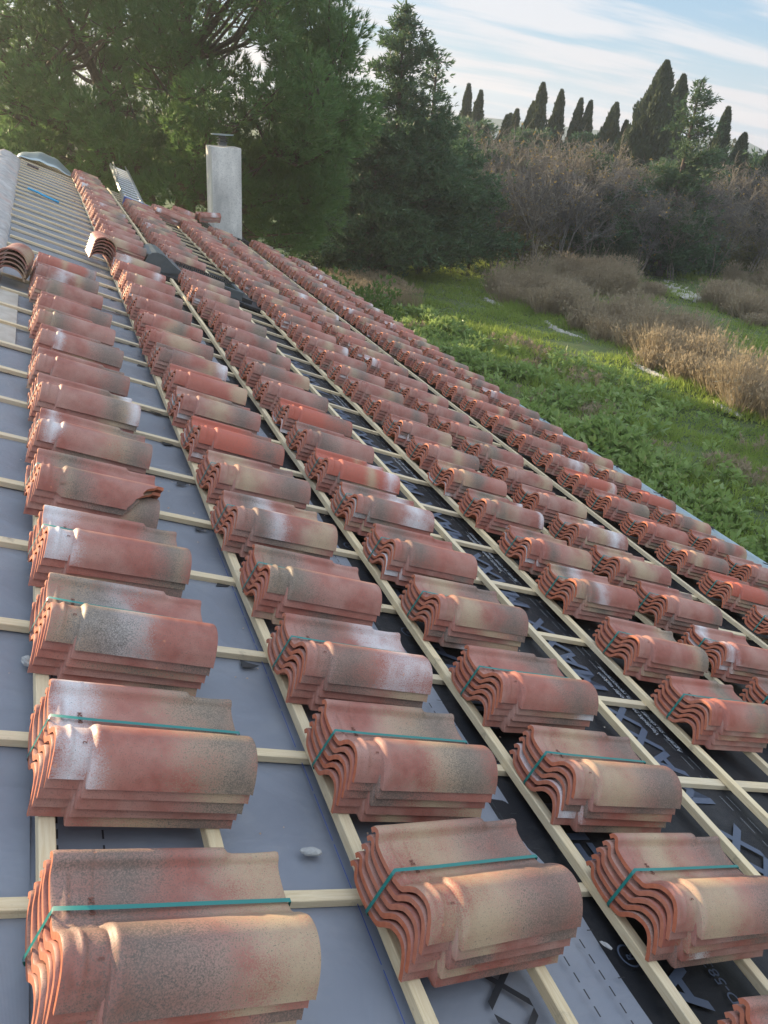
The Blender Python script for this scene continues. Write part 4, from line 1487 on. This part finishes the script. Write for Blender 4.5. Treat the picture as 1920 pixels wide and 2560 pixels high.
conifer(12.9, 30.2, 9.5, 2.7, 'tallest dark conifer with a broad ragged spire right of the pine', 21, M_EVER, dens=1.0, top_pow=.68, blen=.22, lay=64)
conifer(14.7, 31.0, 8.3, 1.7, 'thin see-through conifer spire just right of the tallest conifer', 22, M_EVER, dens=.7, sparse_top=True, top_pow=.75)
conifer(11.3, 32.5, 8.6, 1.5, 'brownish half-bare conifer between the pine and the tallest conifer', 23, M_EVER, dens=.5, sparse_top=True)
conifer(10.2, 32.0, 5.4, 2.6, 'broad dark evergreen low behind the end of the gutter', 24, M_EVER, dens=1.1, top_pow=.55)
conifer(11.9, 29.6, 5.6, 2.8, 'broad dark evergreen below the tallest conifer', 25, M_EVER, dens=1.1, top_pow=.5)
conifer(14.4, 30.4, 6.2, 2.8, 'broad dark evergreen at the right foot of the spire', 26, M_EVER, dens=1.1, top_pow=.5)
conifer(16.6, 31.8, 5.2, 2.4, 'rounded dark evergreen where the bare trees begin', 27, M_EVER, dens=1.0, top_pow=.5)
conifer(17.6, 32.0, 3.2, 2.0, 'low blue-green evergreen shrub in front of the bare trees', 28, M_EVER, dens=1.1, top_pow=.5)
conifer(27.0, 30.4, 8.3, 2.5, 'layered green cedar among the bare trees at the right', 29, M_CEDAR, 'cedar_tree', dens=.95, sparse_top=True, top_pow=.75, droop=.0, cat='cedar')
for q, (x, y, H, lab) in enumerate([(20.0, 36.4, 4.6, 'dark evergreen deep in the thicket at its left end'), (23.4, 37.6, 4.2, 'dark evergreen deep in the thicket left of the giant cypress'),
                                    (29.4, 34.4, 4.8, 'dark evergreen deep in the thicket just behind the cedar'), (33.0, 35.4, 4.6, 'dark evergreen deep in the thicket at the right')]):
    conifer(x, y, H, 2.3, lab, 130 + q, M_EVER, dens=.9, top_pow=.5)
for q, (x, y, H, lab) in enumerate([(29.0, 47.5, 5.4, 'dark low tree filling the skyline left of the tallest left-group cypress'), (33.2, 46.6, 5.5, 'dark low tree filling the skyline between the mid cypresses'),
                                    (35.6, 43.0, 5.3, 'dark low tree filling the skyline behind the giant cypress'), (39.6, 37.6, 5.2, 'dark low tree filling the skyline near the right edge'),
                                    (25.6, 49.0, 5.6, 'dark low tree filling the skyline beside the two left cypresses')]):
    conifer(x, y, H, 3.0, lab, 150 + q, M_EVER, dens=.8, top_pow=.45, blen=.34, bw=.09)
conifer(24.6, 33.4, 5.0, 2.0, 'small bushy evergreen left of the cedar', 30, M_CEDAR, dens=.8, top_pow=.6)


def cypress(x, y, H, Rb, label, seed, lean=.4):
    rr = np.random.default_rng(seed)
    root = tree_root('cypress_tree', x, y, label, 'cypress', 'slim dark cypresses along the skyline')
    n = int(950 * H * (.5 + Rb))
    q = rr.uniform(0, 1, n) ** .9
    a = rr.uniform(0, 2 * PI, n)
    prof = np.minimum(1, (q + .12) * 3.2) * (1 - q) ** .68 * 1.28
    prof = np.maximum(np.minimum(prof, 1.0), .03)
    rad = Rb * prof * (1 + .20 * np.sin(3 * a + q * 9 + seed) + .12 * np.sin(q * 37 + 2 * a) + .12 * np.sin(5 * a - q * 23) + .10 * np.sin(9 * a + q * 41)) * rr.uniform(.6, 1.12, n)
    z = .25 + (H - .25) * q
    lx = lean * q ** 1.8
    pos = np.stack([rad * np.cos(a) + lx, rad * np.sin(a), z], 1)
    D = unit(np.stack([np.cos(a) * .28 + .16, np.sin(a) * .28, np.ones(n)], 1))
    v, f = blades(pos, D, .34 * (1 - .35 * q), .07, 3, .2, rr, quad=True)
    obj('trunk', MB().tube([(0, 0, 0), (lean * .1, 0, H * .4), (lean * .5, 0, H * .75)], [.12, .08, .03], 6).me('trunk'), root, M_BARK)
    obj('crown', mesh('crown', v, f), root, M_CYP)
    return root


CY = []   # (px, ytop, dist, radius, label)
CYS = [
    (27.69, 54.4, 8.0, .62, 'left one of the two cypresses touching the conifer group'),
    (27.4, 52.2, 7.6, .66, 'right one of the two cypresses touching the conifer group'),
    (30.2, 53.1, 6.4, .60, 'short cypress left of the middle cypress group'),
    (30.6, 52.6, 6.7, .62, 'short cypress just behind the shortest one at the left'),
    (30.5, 50.6, 7.2, .72, 'leaning cypress left of the tallest in the left group'),
    (30.0, 48.6, 8.25, .80, 'tallest cypress of the left-hand skyline group'),
    (32.0, 49.7, 8.0, .74, 'right-leaning cypress right of the tallest of the left group'),
    (33.0, 49.0, 7.6, .62, 'narrow upright cypress left of its twin in mid skyline'),
    (33.7, 48.6, 7.5, .62, 'narrow upright cypress right of its twin in mid skyline'),
    (33.8, 46.1, 7.45, .92, 'broad pointed cypress left of the giant cypress'),
    (34.7, 45.7, 6.5, .55, 'small cypress squeezed left of the giant cypress'),
    (32.0, 39.9, 9.5, 1.42, 'giant broad cypress rising highest on the right skyline'),
    (34.1, 40.8, 9.0, 1.05, 'tall cypress leaning against the right side of the giant one'),
    (37.7, 40.4, 7.6, .75, 'leaning cypress just right of the layered cedar'),
    (38.5, 39.6, 6.3, .85, 'short stout cypress second from the right edge'),
    (37.6, 35.6, 6.6, .95, 'cypress cut by the right edge of the photo'),
    (29.2, 51.5, 6.3, .60, 'low cypress tucked against the left of the tallest left-group cypress'),
    (35.3, 44.6, 5.9, .60, 'lowest cypress top just left of the giant cypress base'),
]
for i, (x, y, H, Rb, lab) in enumerate(CYS):
    cypress(x, y, H, Rb, lab, 40 + i, .12 + .28 * ((i * 7) % 5) / 4 if i != 11 else .45)


def bare_mesh(seed, H=5.2, spread=1.0):
    r = random.Random(seed)
    b = MB(); tw = []; tips = []

    def grow(p, d, L, rad, depth):
        n = 4 if depth < 2 else 3
        pts = curve_pts(p, d, L, n, (0, 0, .35 if depth < 2 else r.uniform(-.5, .4)), r, .17)
        b.tube(pts, [max(.0065, rad * (1 - .55 * i / n)) for i in range(n + 1)], 5 if depth < 2 else 3, cap=False)
        if depth >= 4:
            tips.append(pts[-1]); return
        for k in range([5, 5, 5, 4][depth]):
            t = r.uniform(.25, 1) * (n - .01)
            j = int(t); pp = pts[j].lerp(pts[j + 1], t - j)
            dd = (pts[j + 1] - pts[j]).normalized()
            nd = (dd * .75 + Vector((r.uniform(-1, 1), r.uniform(-1, 1), r.uniform(-.35, .8))) * .95).normalized()
            grow(pp, nd, L * r.uniform(.42, .68), rad * .48, depth + 1)
    for s in range(3):
        a = r.uniform(0, 2 * PI)
        grow(Vector((.25 * math.cos(a), .25 * math.sin(a), 0)), Vector((.28 * math.cos(a) * spread, .28 * math.sin(a) * spread, 1)), H * .60, .05, 0)
    return b.me('branches', True), tips


BARE = [bare_mesh(100 + i) for i in range(4)]
M_SUNBARK = simple('sunlit_tone_twigs', (0.13, 0.11, 0.085), 0.95, (0.27, 0.235, 0.185), 5)  # lighter copy of the twig colour, sunlight painted in
for q, (me, _) in enumerate(BARE): me.materials.append(M_SUNBARK if q in (1, 3) else M_GREYBARK)
LEAFM = []
for i, (me, tips) in enumerate(BARE):
    rr = np.random.default_rng(i)
    T_ = np.array([tuple(t) for t in tips])
    sel = T_[rr.random(len(T_)) < .07]
    v, f = blades(sel, unit(rr.normal(size=sel.shape)), .09, .06, 3, .9, rr, quad=True)
    lm = mesh('leaves', v, f); lm.materials.append(M_YEL); LEAFM.append(lm)
spots = []
rs_ = random.Random(5)
for row, (y0, n) in enumerate([(31.6, 13), (33.6, 13), (36.2, 12), (40.0, 9)]):
    for i in range(n):
        x = 18.0 + (21 + row * 1.5) * (i + rs_.uniform(.15, .85)) / n
        yy = y0 - (x - 18) * .17 + rs_.uniform(-.7, .7)
        spots.append((x, yy, rs_.uniform(.82, 1.12) * (1 if row else .8)))
PL = ['front', 'second', 'third', 'rearmost']
cnt = 0
for i, (x, y, sc) in enumerate(spots):
    row = 0 if i < 13 else 1 if i < 26 else 2 if i < 38 else 3
    k = i - [0, 13, 26, 38][row] + 1
    OR = ['leftmost', 'second', 'third', 'fourth', 'fifth', 'sixth', 'seventh', 'eighth', 'ninth', 'tenth', 'eleventh', 'twelfth', 'thirteenth']
    root = tree_root('bare_tree', x, y, 'leafless grey-brown tree, %s from the left in the %s line of the thicket' % (OR[k - 1], PL[row]) if k > 1 else
                     'leafless grey-brown tree, leftmost in the %s line of the thicket' % PL[row], 'bare tree', 'leafless trees of the thicket')
    root.rotation_euler = (0, 0, rs_.uniform(0, 6.28)); root.scale = (sc * 1.12, sc * 1.12, sc)
    j = i % 4
    for nm, me in (('branches', BARE[j][0]), ('leaves', LEAFM[j])):
        o = bpy.data.objects.new(nm, me); C.objects.link(o); o.parent = root

# undergrowth: shrubs between and behind the trunks
def shrub(x, y, H, Rb, label, seed, mat, blen=.13, bw=.055, n=2600, group=None, cat='shrub', name='shrub', up_=.35):
    rr = np.random.default_rng(seed)
    root = tree_root(name, x, y, label, cat, group)
    b = MB(); r = random.Random(seed)
    for q in range(7):
        a = r.uniform(0, 6.28)
        b.tube(curve_pts((0, 0, 0), (math.cos(a) * .7, math.sin(a) * .7, 1), H * .85, 4, (0, 0, .2), r, .15), [.03, .025, .018, .012, .006], 5, False)
    obj('stems', b.me('stems', True), root, M_BARK)
    d = unit(rr.normal(size=(n, 3))); d[:, 2] = np.abs(d[:, 2])
    lump = 1 + .22 * np.sin(d[:, 0] * 5 + seed) + .18 * np.sin(d[:, 1] * 7 + d[:, 2] * 4)
    rad = rr.uniform(.55, 1.05, n) * lump
    pos = d * rad[:, None] * np.array([Rb, Rb, H * .9]) + np.array([0, 0, .08])
    v, f = blades(pos, unit(d + np.array([0, 0, up_]) * 2), blen, bw, 4, .6, rr, quad=True)
    obj('foliage', mesh('foliage', v, f), root, mat)
    return root


M_BUSH = leafmat('bush_leaves', (0.07, 0.125, 0.03), (0.11, 0.18, 0.045), 0.4, 0.35, (0.19, 0.20, 0.06), 1.5)
shrub(7.7, 19.6, 2.15, 1.15, 'light green leafy bush just past the far end of the gutter', 61, M_BUSH, .15, .06, 1500, cat='bush', name='bush')
M_UND = leafmat('undergrowth', (0.10, 0.10, 0.035), (0.15, 0.14, 0.045), 0.7, 0.35, (0.17, 0.10, 0.05), 0.6)
U_ = [(20.5, 33.5, 2.2, 1.6, 'yellowish'), (23.2, 35.0, 2.8, 1.8, 'olive'), (25.8, 32.0, 1.6, 1.5, 'dark'), (29.8, 31.5, 1.8, 1.6, 'dark'), (32.6, 33.0, 2.8, 2.0, 'yellowish'), (35.5, 31.5, 2.2, 1.8, 'olive')]
PLC = ['at the left end of the bare thicket', 'behind the bare trees left of the middle', 'left of the foot of the cedar', 'right of the foot of the cedar', 'right of the cedar amid bare branches', 'at the right end of the bare thicket']
for i, (x, y, H, Rb, c) in enumerate(U_):
    shrub(x, y, H, Rb, '%s undergrowth shrub %s' % (c, PLC[i]), 70 + i, M_EVER if c == 'dark' else M_UND, .16, .06, 1500)

# far wood and low hills closing the horizon
rr = np.random.default_rng(77)
n = 26000
px_ = rr.uniform(-60, 130, n); py_ = 66 + rr.uniform(0, 14, n)
hh = 3.6 + 1.1 * np.sin(px_ * .23) + 1.0 * np.sin(px_ * .61 + 1) + .7 * np.sin(px_ * 1.7)
pos = np.stack([px_, py_, rr.uniform(0, 1, n) * hh], 1)
v, f = blades(pos, unit(np.stack([rr.normal(size=n), rr.normal(size=n), np.full(n, 1.0)], 1)), .5, .3, 3, .8, rr, quad=True)
M_WOOD = leafmat('far_wood_leaves', (0.06, 0.075, 0.045), (0.09, 0.09, 0.055), 0.8, 0.2, (0.11, 0.09, 0.07), .2)
o = obj('far_wood', mesh('far_wood', v, f), None, M_WOOD); tag(o, 'hazy wood far beyond the cypress line', 'wood', kind='stuff')
n = 90
xs = np.linspace(-250, 250, n)
zt_ = 5.6 + .5 * np.sin(xs * .02) + .4 * np.sin(xs * .053 + 1)
v = [(x, 236, -1) for x in xs] + [(x, 262, z) for x, z in zip(xs, zt_)] + [(x, 284, -1) for x in xs]
f = [(i, i + 1, n + i + 1, n + i) for i in range(n - 1)] + [(n + i, n + i + 1, 2 * n + i + 1, 2 * n + i) for i in range(n - 1)]
hl = obj('hills', mesh('hills', v, f, True), None, simple('hill_green', (0.08, 0.11, 0.09), 1.0)); tag(hl, kind='structure')

# ------------------------------------------------------------------ thin volume added for the veil of sun glare and distance fading
m, nt = newmat('glare_haze')
pv_ = nt.n('ShaderNodeVolumePrincipled', ins={'Color': (0.92, 0.95, 1.0, 1), 'Density': 0.0011, 'Anisotropy': 0.55})
oo = nt.n('ShaderNodeOutputMaterial'); nt.link(pv_.outputs[0], oo.inputs['Volume'])
b = MB().box(-262, 262, -232, 292, -7, 15)
o = obj('glare_haze', b.me('glare_haze'), None, m); tag(o, kind='stuff')
